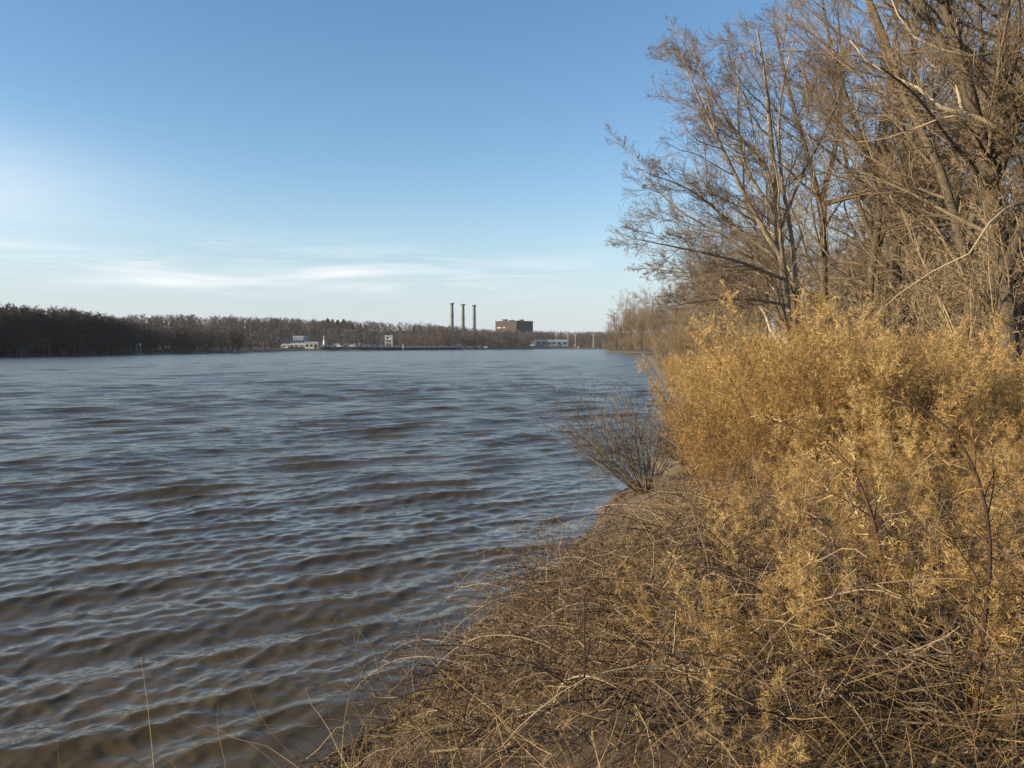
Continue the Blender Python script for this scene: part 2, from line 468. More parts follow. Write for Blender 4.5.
def tree_thing(name, base, label, group, mains, limbs, tw, extra=None, barkm='bark', twigm='twig', cat='tree'):
    """mains: world paths; limbs / tw: kwargs of each branching level"""
    root = empty(name, base, label, cat, group)
    P, Rr = stem_paths(mains)
    P = P - np.asarray(base)
    tb, cb = MB(), MB()
    tb.tubes(P, Rr, 9, var=rng.uniform(.3, .7, len(P)))
    lv = [(P, Rr)]
    P1, R1 = grow(P, Rr, **limbs)
    if extra:
        Pe, Re = stem_paths(extra, P1.shape[1]); Pe = Pe - np.asarray(base)
        wb = MB(); wb.tubes(*resize(Pe, Re, P1.shape[1]), 7, var=rng.uniform(.3, .8, len(Pe)))
        wb.build('limb', M['bark_white'], root, True)
        tb.tubes(P1, R1, 6)
        P1, R1 = np.concatenate([P1, Pe]), np.concatenate([R1, Re])
    else:
        tb.tubes(P1, R1, 6)
    tb.build('trunk', M[barkm], root, True)
    if barkm == 'bark_dark':                              # wispy shoots straight from the trunk
        Ps, Rs = grow(P, Rr, 46, .08, .9, (.25, .9), (.6, 1.4), 5, .1, .002, up=.08, wig=.2, rmin=.004, absolute=True, taper=.2)
        cb.tubes(np.clip(Ps, -1e9, 1e9), np.minimum(Rs, .006), 3)
        Ps, Rs = grow(Ps, np.minimum(Rs, .006), 5, .2, 1, (.3, .7), (.4, .9), 3, .7, .002, wig=.15, rmin=.003)
        cb.tubes(Ps, Rs, 3)
    cur = (P1, R1)
    for i, kw in enumerate(tw):
        kw = dict(kw); sides = kw.pop('sides', 3)
        nxt = grow(*cur, **kw)
        cb.tubes(*nxt, sides)
        cur = nxt
    cb.build('crown', M[twigm], root, True)
    return root


def g(x, y):
    return np.array([x, y, float(ground_z(np.array(x, float), np.array(y, float)))])


TW_FINE = [dict(m=8, t0=.15, t1=1, ln=(.40, .75), ang=(.35, .8), k=6, rf=.5, rend=.005, up=.02, wig=.13),
           dict(m=6, t0=.12, t1=1, ln=(.40, .75), ang=(.35, .85), k=5, rf=.55, rend=.0035, up=.02, wig=.16, rmin=.004),
           dict(m=4, t0=.12, t1=1, ln=(.45, .9), ang=(.3, .8), k=4, rf=.65, rend=.0024, up=.01, wig=.18, rmin=.003)]

# --- the fan-shaped tree at the water's edge (19 m away)
D = 19.0
b = at(788, 345, D); b[2] = g(b[0], b[1])[2]
mains = [([b, at(786, 300, D), at(779, 240, D), at(772, 150, D), at(764, 70, D - .3), at(757, 28, D - .6)], .14, .02),
         ([b + [.25, .1, 0], at(797, 300, D + .2), at(792, 240, D + .2), at(780, 165, D + .2), at(781, 95, D + .3), at(794, 38, D + .2)], .085, .015),
         ([at(781, 258, D), at(750, 205, D - .2), at(728, 160, D - .4), at(700, 100, D - .8), at(683, 60, D - 1.2)], .07, .012),
         ([at(768, 170, D), at(722, 112, D + .3), at(695, 60, D + .5), at(676, 25, D + .6)], .045, .008),
         ([at(776, 215, D), at(745, 165, D + .4), at(738, 110, D + .8), at(742, 45, D + 1)], .05, .01),
         ([at(782, 262, D), at(745, 235, D + .3), at(690, 190, D + .2), at(645, 172, D - .2)], .05, .008),
         ([at(785, 280, D), at(740, 262, D - .6), at(690, 250, D - 1.2), at(640, 240, D - 2)], .045, .008),
         ([at(786, 300, D), at(745, 285, D + .6), at(700, 275, D + 1), at(640, 268, D + 1)], .042, .008),
         ([at(786, 285, D), at(730, 240, D + .4), at(672, 205, D + .6), at(632, 160, D + .8)], .042, .008),
         ([at(787, 305, D), at(755, 300, D - .8), at(715, 300, D - 1.6), at(670, 306, D - 2.5)], .04, .007),
         ([at(778, 235, D), at(800, 180, D + .5), at(830, 120, D + .8), at(850, 50, D + 1.3)], .045, .008)]
tree_thing('bare_tree', b, 'leafless multi stemmed tree with pale trunk fanning its branches left over the water', None, mains,
           dict(m=13, t0=.12, t1=.97, ln=(.30, .52), ang=(.35, .95), k=10, rf=.42, rend=.005, up=.01, wig=.15, bias=(-.45, 0, .10)),
           [dict(m=8, t0=.1, t1=1, ln=(.35, .8), ang=(.35, .9), k=7, rf=.5, rend=.0035, up=.03, wig=.16, bias=(-.06, 0, .04), rmin=.004),
            dict(m=7, t0=.12, t1=1, ln=(.35, .9), ang=(.35, .95), k=5, rf=.6, rend=.0026, up=.03, wig=.18, rmin=.003),
            dict(m=4, t0=.15, t1=1, ln=(.4, 1.0), ang=(.3, .9), k=4, rf=.7, rend=.0018, up=.02, wig=.18, rmin=.0023)])

# --- the thick tree at the right edge
D = 13.0
b = at(1012, 345, D); b[2] = g(b[0], b[1])[2]
mains = [([b, at(1008, 330, D), at(1000, 250, D), at(986, 165, D), at(968, 90, D), at(950, 20, D), at(925, -110, D)], .17, .07),
         ([at(988, 175, D), at(1000, 110, D + .3), at(1003, 40, D + .5), at(1012, -110, D + .8)], .12, .06),
         ([at(990, 190, D), at(1012, 130, D - .3), at(1035, 60, D - .6), at(1060, -60, D - 1)], .11, .05),
         ([at(1004, 275, D), at(1030, 205, D - .7), at(1048, 140, D - 1.0), at(1075, 20, D - 1.3)], .10, .05),
         ([at(962, 70, D), at(940, 40, D + .5), at(915, -10, D + 1), at(880, -90, D + 1.4)], .08, .03)]
extra = [([at(1043, 160, 12.1), at(1016, 142, 12), at(990, 122, 12), at(962, 112, 12), at(938, 106, 12), at(928, 96, 12), at(905, 80, 12.2), at(880, 72, 12.4), at(850, 40, 12.6)], .05, .009),
         ([at(1002, 52, 13.4), at(985, 55, 12.4), at(974, 59, 12.3), at(956, 50, 12.3), at(940, 49, 12.3), at(918, 40, 12.4), at(898, 15, 12.5), at(888, -10, 12.6)], .032, .009),
         ([at(1031, 203, 12.3), at(1010, 207, 11.4), at(990, 222, 11), at(976, 247, 11), at(964, 258, 11), at(925, 275, 11.2), at(872, 318, 11.4)], .027, .005),
         ([at(962, 110, 12), at(955, 85, 12), at(935, 68, 12.1), at(925, 58, 12.2)], .03, .008)]
tree_thing('bare_tree', b, 'thick forked tree at the right edge with pale crooked branches reaching left', None, mains,
           dict(m=13, t0=.1, t1=.97, ln=(.3, .5), ang=(.7, 1.3), k=9, rf=.33, rend=.012, up=.05, wig=.11, bias=(-.35, -.05, .06)), TW_FINE, extra, 'bark_dark', 'twig_wood')

# --- dark trees a little farther in
def two_fork(u, v0, D, lean, r, tops, label):
    b = at(u, 345, D); b[2] = g(b[0], b[1])[2]
    f = at(u + lean, v0, D)
    mains = [([b, (b + f) / 2 + [.1, 0, 0], f] + [at(uu, vv, D + dd) for uu, vv, dd in tops[0]], r, r * .25)]
    for tp in tops[1:]:
        mains.append(([f] + [at(uu, vv, D + dd) for uu, vv, dd in tp], r * .65, r * .15))
    return tree_thing('bare_tree', b, label, None, mains,
                      dict(m=12, t0=.25, t1=.97, ln=(.28, .5), ang=(.5, 1.1), k=8, rf=.4, rend=.012, up=.06, wig=.10), TW_FINE, None, 'bark_dark', 'twig_wood')

two_fork(823, 205, 27, -3, .15, [[(806, 150, 0), (790, 95, .5), (775, 30, 1)], [(835, 150, .4), (842, 90, .8), (838, 10, 1)], [(860, 196, -1), (905, 200, -1.5), (960, 215, -2)]],
         'dark forked tree behind the fan shaped tree with a long level branch')
two_fork(893, 235, 21, 4, .14, [[(905, 170, 0), (895, 90, .5), (870, 10, 1), (850, -80, 1)], [(880, 190, .4), (858, 130, .8), (835, 60, 1.5), (818, -20, 2)]],
         'dark tree right of centre in the wood, its crown leaning left')
two_fork(985, 270, 17, -18, .13, [[(938, 165, 0), (908, 105, .5), (888, 45, 1), (862, -20, 1), (840, -90, 1)], [(975, 190, .6), (985, 100, 1), (978, 0, 1.6)]],
         'leaning dark trunk crossing left in front of the wood beside the thick tree')


# --- the kinds of tree the wood is made of
def wood_tree(h, r, label, sp, seedbias):
    sub = np.array([0, 0, 0.0])
    pts = [np.array([rng.normal() * .02 * h * i / 4, rng.normal() * .02 * h * i / 4, h * i / 5]) for i in range(6)]
    mains = [(pts, r, r * .12)]
    f = pts[2] * .6 + pts[1] * .4
    for q in range(sp):
        a = rng.uniform(0, 6.28)
        mains.append(([f, f + [math.cos(a) * h * .07, math.sin(a) * h * .07, h * .16], f + [math.cos(a) * h * .12, math.sin(a) * h * .12, h * .40]], r * .55, r * .08))
    return tree_thing('woodland_tree', sub, label, 'bare trees of the wood on the right bank', mains,
                      dict(m=16, t0=.2, t1=.97, ln=(.28, .50), ang=(.6, 1.3), k=9, rf=.42, rend=.012, up=.05, wig=.15),
                      [dict(m=8, t0=.12, t1=1, ln=(.40, .75), ang=(.35, .85), k=6, rf=.5, rend=.007, up=.02, wig=.15, rmin=.007),
                       dict(m=6, t0=.12, t1=1, ln=(.40, .75), ang=(.35, .85), k=5, rf=.55, rend=.005, up=.02, wig=.17, rmin=.0055),
                       dict(m=4, t0=.15, t1=1, ln=(.5, .9), ang=(.35, .85), k=4, rf=.7, rend=.004, up=.01, wig=.17, rmin=.0045)],
                      None, 'bark_dark', 'twig_wood')

WL = 'leafless brown tree standing in the dense wood on the right bank'
protos = [wood_tree(14, .13, WL, 2, 0), wood_tree(16, .16, WL, 1, 0), wood_tree(12, .11, WL, 3, 0), wood_tree(17, .15, WL, 2, 0)]
used = [0] * len(protos)


def put_tree(i, x, y, sc, label=None, group=None):
    loc = g(x, y) - [0, 0, .1]
    rz = rng.uniform(0, 6.28)
    if not used[i]:
        used[i] = 1
        o = protos[i]; o.location = tuple(loc); o.rotation_euler = (0, 0, rz); o.scale = (sc,) * 3
        if label: o['label'] = label
        if group: o['group'] = group
        return o
    return dup(protos[i], loc, rz, sc, label, group)


spots = []
tries = 0
while len(spots) < 118 and tries < 6000:
    tries += 1
    y = math.exp(rng.uniform(math.log(18), math.log(190)))
    lo, hi = np.interp(y, YR, XR) + 4.5, .72 * y + 6
    x = lo + (hi - lo) * rng.random() ** 1.2
    u = 512 + 800 * x / y
    if y < 40 and sum(q[1] < 40 for q in spots) > 16:
        continue
    if y < 34 and u < 815:
        continue
    if y < 60 and u < 760:
        continue
    if all((x - p[0]) ** 2 + (y - p[1]) ** 2 > (1.2 + .035 * y) ** 2 for p in spots):
        spots.append((x, y))
for j, (x, y) in enumerate(spots):
    put_tree(int(rng.integers(0, 4)), x, y, rng.uniform(.7, 1.0) * (.9 if y > 40 else 1))
# bank beyond, out to the point
for j in range(34):
    y = rng.uniform(60, 226)
    x = np.interp(y, YR, XR) + rng.uniform(3, 22)
    put_tree(int(rng.integers(0, 4)), x, y, rng.uniform(.55, .85))
PL = 'leafless tree in the clump on the far point of the right bank'
for j, (u, y, sc) in enumerate([(605, 418, .9), (612, 410, 1.3), (617, 420, 1.15), (622, 405, 1.35), (627, 415, 1.2), (632, 395, 1.4), (636, 380, 1.3), (641, 372, 1.35),
                                (645, 360, 1.3), (649, 352, 1.3), (654, 372, 1.5), (660, 350, 1.4), (640, 425, 1.6), (628, 428, 1.5), (666, 390, 1.6), (673, 350, 1.4), (682, 340, 1.4), (610, 424, 1.0), (615, 405, 1.1), (620, 425, 1.2), (625, 398, 1.1), (630, 410, 1.3), (634, 390, 1.1), (638, 398, 1.2), (643, 385, 1.1), (647, 400, 1.3), (651, 380, 1.3), (657, 395, 1.3), (664, 370, 1.3), (670, 385, 1.3)]):
    x = (u - 512) / 800 * y + 2
    put_tree(j % 4, x, y, sc * 1.22, 'pale crooked tree leaning over the water at the tip of the point' if j == 0 else PL,
             None if j == 0 else 'bare trees on the far point')


# ------------------------------------------------------------------ undergrowth shrubs
def shrub(name, label, group, n, h, spread, mat, m1, m2, m3, r=.012, cat='shrub', rend=.002, lean=(0, 0)):
    root = empty(name, (0, 0, 0), label, cat, group)
    a = rng.uniform(0, 6.28, n); ra = rng.random(n) ** .6
    k = 8
    P = np.zeros((n, k, 3)); P[:, 0, 0] = np.cos(a) * .12 * ra; P[:, 0, 1] = np.sin(a) * .12 * ra
    d = np.stack([np.cos(a) * spread * ra + lean[0], np.sin(a) * spread * ra + lean[1], np.ones(n)], 1)
    d /= np.linalg.norm(d, axis=1, keepdims=True)
    Ln = h * rng.uniform(.55, 1.0, n)
    for j in range(1, k):
        d = d + rng.normal(size=d.shape) * .06; d /= np.linalg.norm(d, axis=1, keepdims=True)
        P[:, j] = P[:, j - 1] + d * (Ln / (k - 1))[:, None]
    Rr = np.linspace(1, .25, k)[None] * (r * rng.uniform(.6, 1.1, n))[:, None]
    s = MB(); s.tubes(P, Rr, 5); s.build('stem', M[mat], root, True)
    c = MB()
    P1, R1 = grow(P, Rr, m1, .2, 1, (.25, .5), (.3, .8), 5, .6, rend, up=.03, wig=.1); c.tubes(P1, R1, 3)
    P2, R2 = grow(P1, R1, m2, .15, 1, (.3, .6), (.35, .9), 4, .7, rend * .8, up=.02, wig=.14, rmin=rend); c.tubes(P2, R2, 3)
    if m3:
        P3, R3 = grow(P2, R2, m3, .15, 1, (.3, .7), (.35, .9), 3, .8, rend * .7, wig=.14, rmin=rend * .9); c.tubes(P3, R3, 3)
    c.build('twigs', M[mat], root)
    return root

UL = 'tangled leafless brown shrub under the trees of the right bank'
under = [shrub('woodland_shrub', UL, 'undergrowth shrubs below the trees', 16, 3.6, .7, 'twig_wood', 9, 7, 5, r=.022, rend=.0045),
         shrub('woodland_shrub', UL, 'undergrowth shrubs below the trees', 12, 4.6, .55, 'twig_wood', 10, 8, 4, r=.026, rend=.005)]
uu = [0, 0]
k_ = 0
while k_ < 70:
    y = math.exp(rng.uniform(math.log(13.5), math.log(75)))
    lo, hi = np.interp(y, YR, XR) + 3.2, .74 * y + 3
    x = rng.uniform(lo, hi)
    u = 512 + 800 * x / y
    if y < 25 and u < 870:
        continue
    i = k_ % 2
    if not uu[i]:
        uu[i] = 1; under[i].location = tuple(g(x, y)); k_ += 1; continue
    dup(under[i], g(x, y) - [0, 0, .05], rng.uniform(0, 6.28), rng.uniform(.7, 1.15)); k_ += 1

for j in range(60):                                      # thickets along the bank towards the point
    y = rng.uniform(70, 224) if j < 26 else rng.uniform(345, 429)
    x = np.interp(y, YR, XR) + (rng.uniform(1, 8) if j < 26 else rng.uniform(.3, 24))
    o = dup(under[j % 2], g(x, y) - [0, 0, .05], rng.uniform(0, 6.28), rng.uniform(.8, 1.3) if j < 26 else rng.uniform(1.3, 2.0),
            'brown leafless thicket at the foot of the far bank trees', 'thickets along the far bank')

# the grey shrub leaning out from the waterline
sh = shrub('waterside_shrub', 'grey bare many stemmed shrub leaning out over the water from the foot of the bank', None, 42, 2.55, .95, 'shrub', 8, 5, 3, r=.013, rend=.0026, lean=(-.5, -.05))
sh.location = tuple(g(2.55, 15.3))
sh2 = dup(sh, g(4.0, 18.4), .5, .7, 'smaller grey bare shrub behind the waterside shrub, against the golden weeds')


# ------------------------------------------------------------------ golden feathery weeds
def gold_plant(name, label, group, n, h, seed_n=26, lean=(0, 0), r=.006, spread=.35, m=(24, 9, 9), hair=.0019):
    root = empty(name, (0, 0, 0), label, 'weed', group)
    k = 10
    a = rng.uniform(0, 6.28, n); ra = rng.random(n) ** .5
    P = np.zeros((n, k, 3)); P[:, 0, 0] = np.cos(a) * .16 * ra * (n > 1); P[:, 0, 1] = np.sin(a) * .16 * ra * (n > 1)
    d = np.stack([np.cos(a) * spread * ra + lean[0], np.sin(a) * spread * ra + lean[1], np.ones(n)], 1)
    d /= np.linalg.norm(d, axis=1, keepdims=True)
    Ln = h * rng.uniform(.72, 1.0, n)
    for j in range(1, k):
        d = d + rng.normal(size=d.shape) * .05 + np.array([lean[0], lean[1], 0]) * .06
        d /= np.linalg.norm(d, axis=1, keepdims=True)
        P[:, j] = P[:, j - 1] + d * (Ln / (k - 1))[:, None]
    Rr = np.linspace(1, .3, k)[None] * np.full((n, 1), r)
    s = MB(); s.tubes(P, Rr, 5)
    P1, R1 = grow(P, Rr, m[0], .22, 1, (.22, .42), (.45, .95), 6, .45, .0014, up=.05, wig=.12, taper=.55)
    s.tubes(P1, R1, 3)
    s.build('stem', M['gold_stem'], root, True)
    c = MB()
    P2, R2 = grow(P1, R1, m[1], .12, 1, (.22, .45), (.35, .9), 4, .8, .0011, up=.0, wig=.2, rmin=.0013)
    c.tubes(P2, R2, 2)
    P3, R3 = grow(P2, R2, m[2], .1, 1, (.025, .07), (.4, 1.3), 3, 1, .0006, up=-.05, wig=.3, rmin=hair, absolute=True, taper=.3)
    c.tubes(P3, R3, 2)
    c.build('plume', M['gold'], root)
    return root

GL = 'golden feathery dried weed in the thicket on top of the bank'
GG = 'golden feathery weeds massed on the bank'
gp = [gold_plant('feathery_weed', GL, GG, 5, 2.15), gold_plant('feathery_weed', GL, GG, 4, 2.0, spread=.5), gold_plant('feathery_weed', GL, GG, 6, 1.85, spread=.55),
      gold_plant('feathery_weed', GL, GG, 4, 2.1, lean=(-.25, 0), spread=.4), gold_plant('feathery_weed', GL, GG, 5, 1.6, spread=.7)]
gu = [0] * 5


def put_gold(i, x, y, sc, z=None, tilt=(0, 0), rz=None):
    loc = g(x, y) - [0, 0, .05]
    if z is not None: loc[2] = z
    rz = rng.uniform(0, 6.28) if rz is None else rz
    if not gu[i]:
        gu[i] = 1
        gp[i].location = tuple(loc); gp[i].rotation_euler = (tilt[0], tilt[1], rz); gp[i].scale = (sc,) * 3
        return gp[i]
    return dup(gp[i], loc, rz, sc, tilt=tilt)


def gold_top(u):
    return np.interp(u, [600, 655, 690, 740, 790, 840, 880, 930, 980, 1024, 1200], [480, 412, 354, 308, 272, 292, 318, 306, 328, 346, 352])


cnt = 0
pts = []
while cnt < 108:
    y = rng.uniform(5.4, 14.5) if cnt > 40 else rng.uniform(8, 14)
    t = rng.uniform(1.7, 11)
    x = np.interp(y, YR, XR) + t
    u = 512 + 800 * x / y
    lim = np.interp(y, [4.5, 7, 8.5, 11, 14], [860, 740, 695, 668, 690])
    if u < lim + 38 or u > 1150:
        continue
    if any((x - p[0]) ** 2 + (y - p[1]) ** 2 < .42 ** 2 for p in pts):
        continue
    pts.append((x, y))
    zg = g(x, y)[2]
    htop = at(u, gold_top(u), y)[2] - zg                  # height of the thicket here
    h = htop * rng.uniform(.62, 1.02)
    if y < 8:
        h = min(h, rng.uniform(.45, .85) * (.6 + y / 8))
    h = min(max(h, .5), 2.9)
    i = int(rng.integers(0, 5))
    put_gold(i, x, y, h / [2.15, 2.0, 1.85, 2.1, 1.6][i])
    cnt += 1
# thinner, lower weeds in the dark hollow in front
sp_ = [gold_plant('thin_weed', 'thin low golden weed among the dark hollows in front of the thicket', 'thin weeds in front of the thicket', 3, 1.0, r=.0035, spread=.8, m=(14, 7, 13), lean=(-.2, 0), hair=.0011),
       gold_plant('thin_weed', 'thin low golden weed among the dark hollows in front of the thicket', 'thin weeds in front of the thicket', 2, 1.15, r=.004, spread=.6, m=(15, 7, 12), lean=(.1, 0), hair=.0011)]
for j in range(54):
    while True:
        y = rng.uniform(2.9, 7.6); x = np.interp(y, YR, XR) + rng.uniform(2.2, 8)
        u = 512 + 800 * x / y
        if (725 if j % 5 else 660) + 10 * max(0, y - 5) < u < 1120: break
    sc = rng.uniform(.45, .95) * min(1, .35 + y / 8)
    o = sp_[j] if j < 2 else dup(sp_[j % 2], (0, 0, 0))
    o.location = tuple(g(x, y)); o.rotation_euler = (0, 0, rng.uniform(0, 6.28)); o.scale = (sc,) * 3
# weeds going on along the bank
for j in range(80):
    y = rng.uniform(14, 70) if j < 40 else rng.uniform(26, 110)
    x = np.interp(y, YR, XR) + rng.uniform(.8, 3.5) + (2.0 if y < 26 else -.2)
    o = put_gold(int(rng.integers(0, 5)), x, y, rng.uniform(.55, .95))
    o['label'] = 'smaller golden weed farther along the water side of the bank'; o['group'] = 'golden weeds along the far bank edge'
for j in range(7):
    o = put_gold(j % 5, 39.5 + j * .7, 219 + j * 1.5, rng.uniform(1.0, 1.5))
    o['label'] = 'pale dry reed clump on the corner of the far bank by the cove'; o['group'] = 'reeds on the corner of the far bank'


# two tall single weeds standing in front
def tall_weed(pts_, r0, label):
    P, Rr = stem_paths([(pts_, r0, r0 * .3)], 16)
    base = P[0, 0].copy()
    root = empty('tall_weed', base, label, 'weed')
    P = P - base
    s = MB(); s.tubes(P, Rr * 1.15, 7)
    P1, R1 = grow(P, Rr, 17, .25, 1, (.12, .30), (.5, 1.0), 7, .5, .0012, up=.06, wig=.12, taper=.4)
    s.tubes(P1, R1, 4); s.build('stem', M['weed_dark'], root, True)
    c = MB()
    P2, R2 = grow(P1, R1, 8, .2, 1, (.2, .45), (.4, .9), 4, .8, .001, wig=.2, rmin=.0013); c.tubes(P2, R2, 2)
    P3, R3 = grow(P2, R2, 9, .1, 1, (.015, .045), (.4, 1.3), 3, 1, .0008, wig=.3, rmin=.0014, absolute=True, taper=.3); c.tubes(P3, R3, 2)
    c.build('plume', M['gold'], root)

p0 = at(966, 768, 3.1); p0[2] -= .25
tall_weed([p0, at(972, 740, 3.1), at(985, 620, 3.15), at(990, 540, 3.2), at(975, 470, 3.3), at(950, 430, 3.4), at(915, 405, 3.5), at(890, 402, 3.55)], .0115, 'tallest reddish weed stem at the lower right, arching left at its top')
p0 = at(896, 700, 4.2); p0[2] = g(p0[0], p0[1])[2] - .02
tall_weed([p0, at(895, 650, 4.2), at(885, 580, 4.25), at(870, 510, 4.3), at(845, 460, 4.4), at(815, 435, 4.5), at(770, 420, 4.6)], .0135, 'dark single weed stem standing left of the tallest weed, its top bent left')


# ------------------------------------------------------------------ dry grass (nobody could count it)
def blades(n, y0, y1, tmin, tmax, ln, el, w, k=5, droop=.25, lift=0.0, sides=2, umin=None, var=(0, 1)):
    y = np.exp(rng.uniform(math.log(y0), math.log(y1), n))
    x = np.interp(y, YR, XR) + rng.uniform(tmin, tmax, n) * np.clip(y / 8, .8, 2)
    ok = x < .8 * y + 2
    x, y = x[ok], y[ok]
    n = len(x)
    z = ground_z(x, y)
    ok = (shore_t(x, y) > tmin * .8 * (1 + 1.4 * ss(7, 10, y)) * (1 - .7 * ss(18, 24, y)) + .25 * vnoise(x * 3.1, y * 3.1, 41)) & (rng.random(n) < .22 + 1.1 * ss(.25, .75, .5 + .55 * vnoise(x * 1.3, y * 1.3, 42)))
    x, y, z = x[ok], y[ok], z[ok]; n = len(x)
    clump = .5 + .5 * vnoise(x * 2.1, y * 2.1, 77)
    P = np.zeros((n, k, 3)); P[:, 0] = np.stack([x, y, z + rng.random(n) * lift - .01], 1)
    a = rng.uniform(0, 6.28, n) + 0
    e = rng.uniform(*el, n)
    d = np.stack([np.cos(a) * np.cos(e), np.sin(a) * np.cos(e), np.sin(e)], 1)
    Ln = rng.uniform(*ln, n) * (.6 + .7 * clump)
    for j in range(1, k):
        d = d + rng.normal(size=d.shape) * .16; d[:, 2] -= droop * rng.random(n) * j / k * 2
        d /= np.linalg.norm(d, axis=1, keepdims=True)
        P[:, j] = P[:, j - 1] + d * (Ln / (k - 1))[:, None]
        P[:, j, 2] = np.maximum(P[:, j, 2], P[:, 0, 2] - .25)
    Rr = np.linspace(1, .25, k)[None] * rng.uniform(*w, n)[:, None] * np.clip(y / 6, .8, 2.5)[:, None]
    return P, Rr, np.clip(rng.uniform(*var, n) * .7 + .3 * clump, 0, 1)

mb = MB()
P, Rr, v = blades(25000, 2.6, 22, .55, 9, (.10, .38), (.1, 1.3), (.0014, .0036)); mb.tubes(P, Rr, 2, v)
P, Rr, v = blades(8500, 2.6, 18, .6, 9, (.30, .75), (.3, 1.35), (.0012, .0028), 7, .45, var=(0, .8)); mb.tubes(P, Rr, 2, v)
P, Rr, v = blades(4200, 2.6, 14, .7, 8, (.5, 1.3), (-.05, .6), (.0013, .0030), 7, .10, .45, 3, var=(.2, 1)); mb.tubes(P, Rr, 3, v)
P, Rr, v = blades(16000, 20, 120, .3, 5, (.3, .8), (.5, 1.4), (.002, .004), 4); mb.tubes(P, Rr, 2, v)
P, Rr, v = blades(26000, 2.6, 12, .05, 6, (.03, .10), (-.3, .9), (.004, .009), 3, .1, .03, 2, var=(.0, .7)); mb.tubes(P, Rr, 2, v)
tag(mb.build('dry_grass', M['straw']), 'matted straw coloured dry grass covering the bank', 'grass', kind='stuff')


# sticks and stalks washed up along the waterline
n = 700
y = np.exp(rng.uniform(math.log(4), math.log(40), n))
x = np.interp(y, YR, XR) + rng.normal(size=n) * .22 + .25
x = x - shore_t(x, y) + rng.uniform(.03, .75, n) ** 1.4
a = rng.normal(size=n) * .6 + 1.2
Ln = rng.uniform(.08, .5, n)
P = np.stack([np.stack([x + np.cos(a) * Ln * q, y + np.sin(a) * Ln * q, 0 * x], 1) for q in (-.5, -.1, .25, .5)], 1)
P[:, 1:3, :2] += rng.normal(size=(n, 2, 2)) * .015
P[:, :, 2] = ground_z(P[:, :, 0], P[:, :, 1]) + .008
P[:, :, 2] = np.maximum(P[:, :, 2], .02)
mb = MB(); mb.tubes(P, np.linspace(1, .5, 4)[None] * rng.uniform(.003, .011, n)[:, None], 5, rng.random(n) * .8)
tag(mb.build('shore_litter', M['cane'], None, True), 'dark sticks and stalks washed up along the muddy waterline', 'driftwood', kind='stuff')


# ------------------------------------------------------------------ brambles on the slope
def bramble(label, group, n, h, lean, name='bramble'):
    k = 12
    P = np.zeros((n, k, 3)); P[:, 0, :2] = rng.normal(size=(n, 2)) * .18
    a = rng.uniform(0, 6.28, n)
    d = np.stack([np.cos(a) * .7 + lean[0], np.sin(a) * .7 + lean[1], rng.uniform(.7, 1.5, n)], 1)
    d /= np.linalg.norm(d, axis=1, keepdims=True)
    Ln = h * rng.uniform(.5, 1.1, n)
    for j in range(1, k):
        d = d + rng.normal(size=d.shape) * .09; d[:, 2] -= .13
        d /= np.linalg.norm(d, axis=1, keepdims=True)
        P[:, j] = P[:, j - 1] + d * (Ln / (k - 1))[:, None]
    Rr = np.linspace(1, .35, k)[None] * rng.uniform(.0036, .0072, n)[:, None]
    c = MB(); c.tubes(P, Rr, 5, rng.random(n) ** 2.2)
    P1, R1 = grow(P, Rr, 8, .2, 1, (.12, .34), (.5, 1.2), 6, .65, .0014, up=-.02, wig=.18, rmin=.0018); c.tubes(P1, R1, 3)
    P2, R2 = grow(P1, R1, 4, .15, 1, (.2, .6), (.5, 1.2), 4, .8, .001, wig=.22, rmin=.0013); c.tubes(P2, R2, 3)
    return tag(c.build(name, M['cane'], None), label, 'bramble', group)

BL = 'arching dark bramble bush tangled on the lower bank slope'
BG = 'brambles tangled on the slope'
br = [bramble(BL, BG, 22, 1.6, (-.48, 0)), bramble(BL, BG, 16, 1.4, (-.4, -.2)), bramble(BL, BG, 22, 1.15, (-.3, .2))]
bu = [0] * 3
bs_ = [(.35, 7.9), (-.1, 7.0), (.5, 8.7), (.0, 6.2), (-.2, 5.2), (.3, 6.7), (.9, 8.2), (1.0, 7.2), (.4, 5.6), (.9, 6.2), (1.4, 9.4), (0, 4.3), (.6, 4.8), (1.2, 5.4), (1.5, 6.8), (1.9, 8.0),
       (1.6, 4.6), (2.3, 5.6), (2.6, 4.4), (3.0, 5.0), (.7, 3.9), (1.3, 3.6), (2.0, 5.0), (2.4, 6.9), (1.1, 6.6), (3.2, 4.3), (1.6, 5.4), (2.4, 3.6), (-.3, 6.3), (.2, 7.5), (.75, 9.5), (-.9, 5.0), (.6, 7.9), (.1, 5.6), (1.9, 3.5), (1.8, 6.2), (2.7, 5.8), (1.3, 4.2), (.9, 5.2), (2.3, 4.6)]
for j, (x, y) in enumerate(bs_):
    i = j % 3
    o = br[i] if not bu[i] else dup(br[i], (0, 0, 0))
    bu[i] = 1
    o.location = tuple(g(x, y)); o.rotation_euler = (0, 0, rng.uniform(-.6, .6)); o.scale = (rng.uniform(.75, 1.05),) * 3

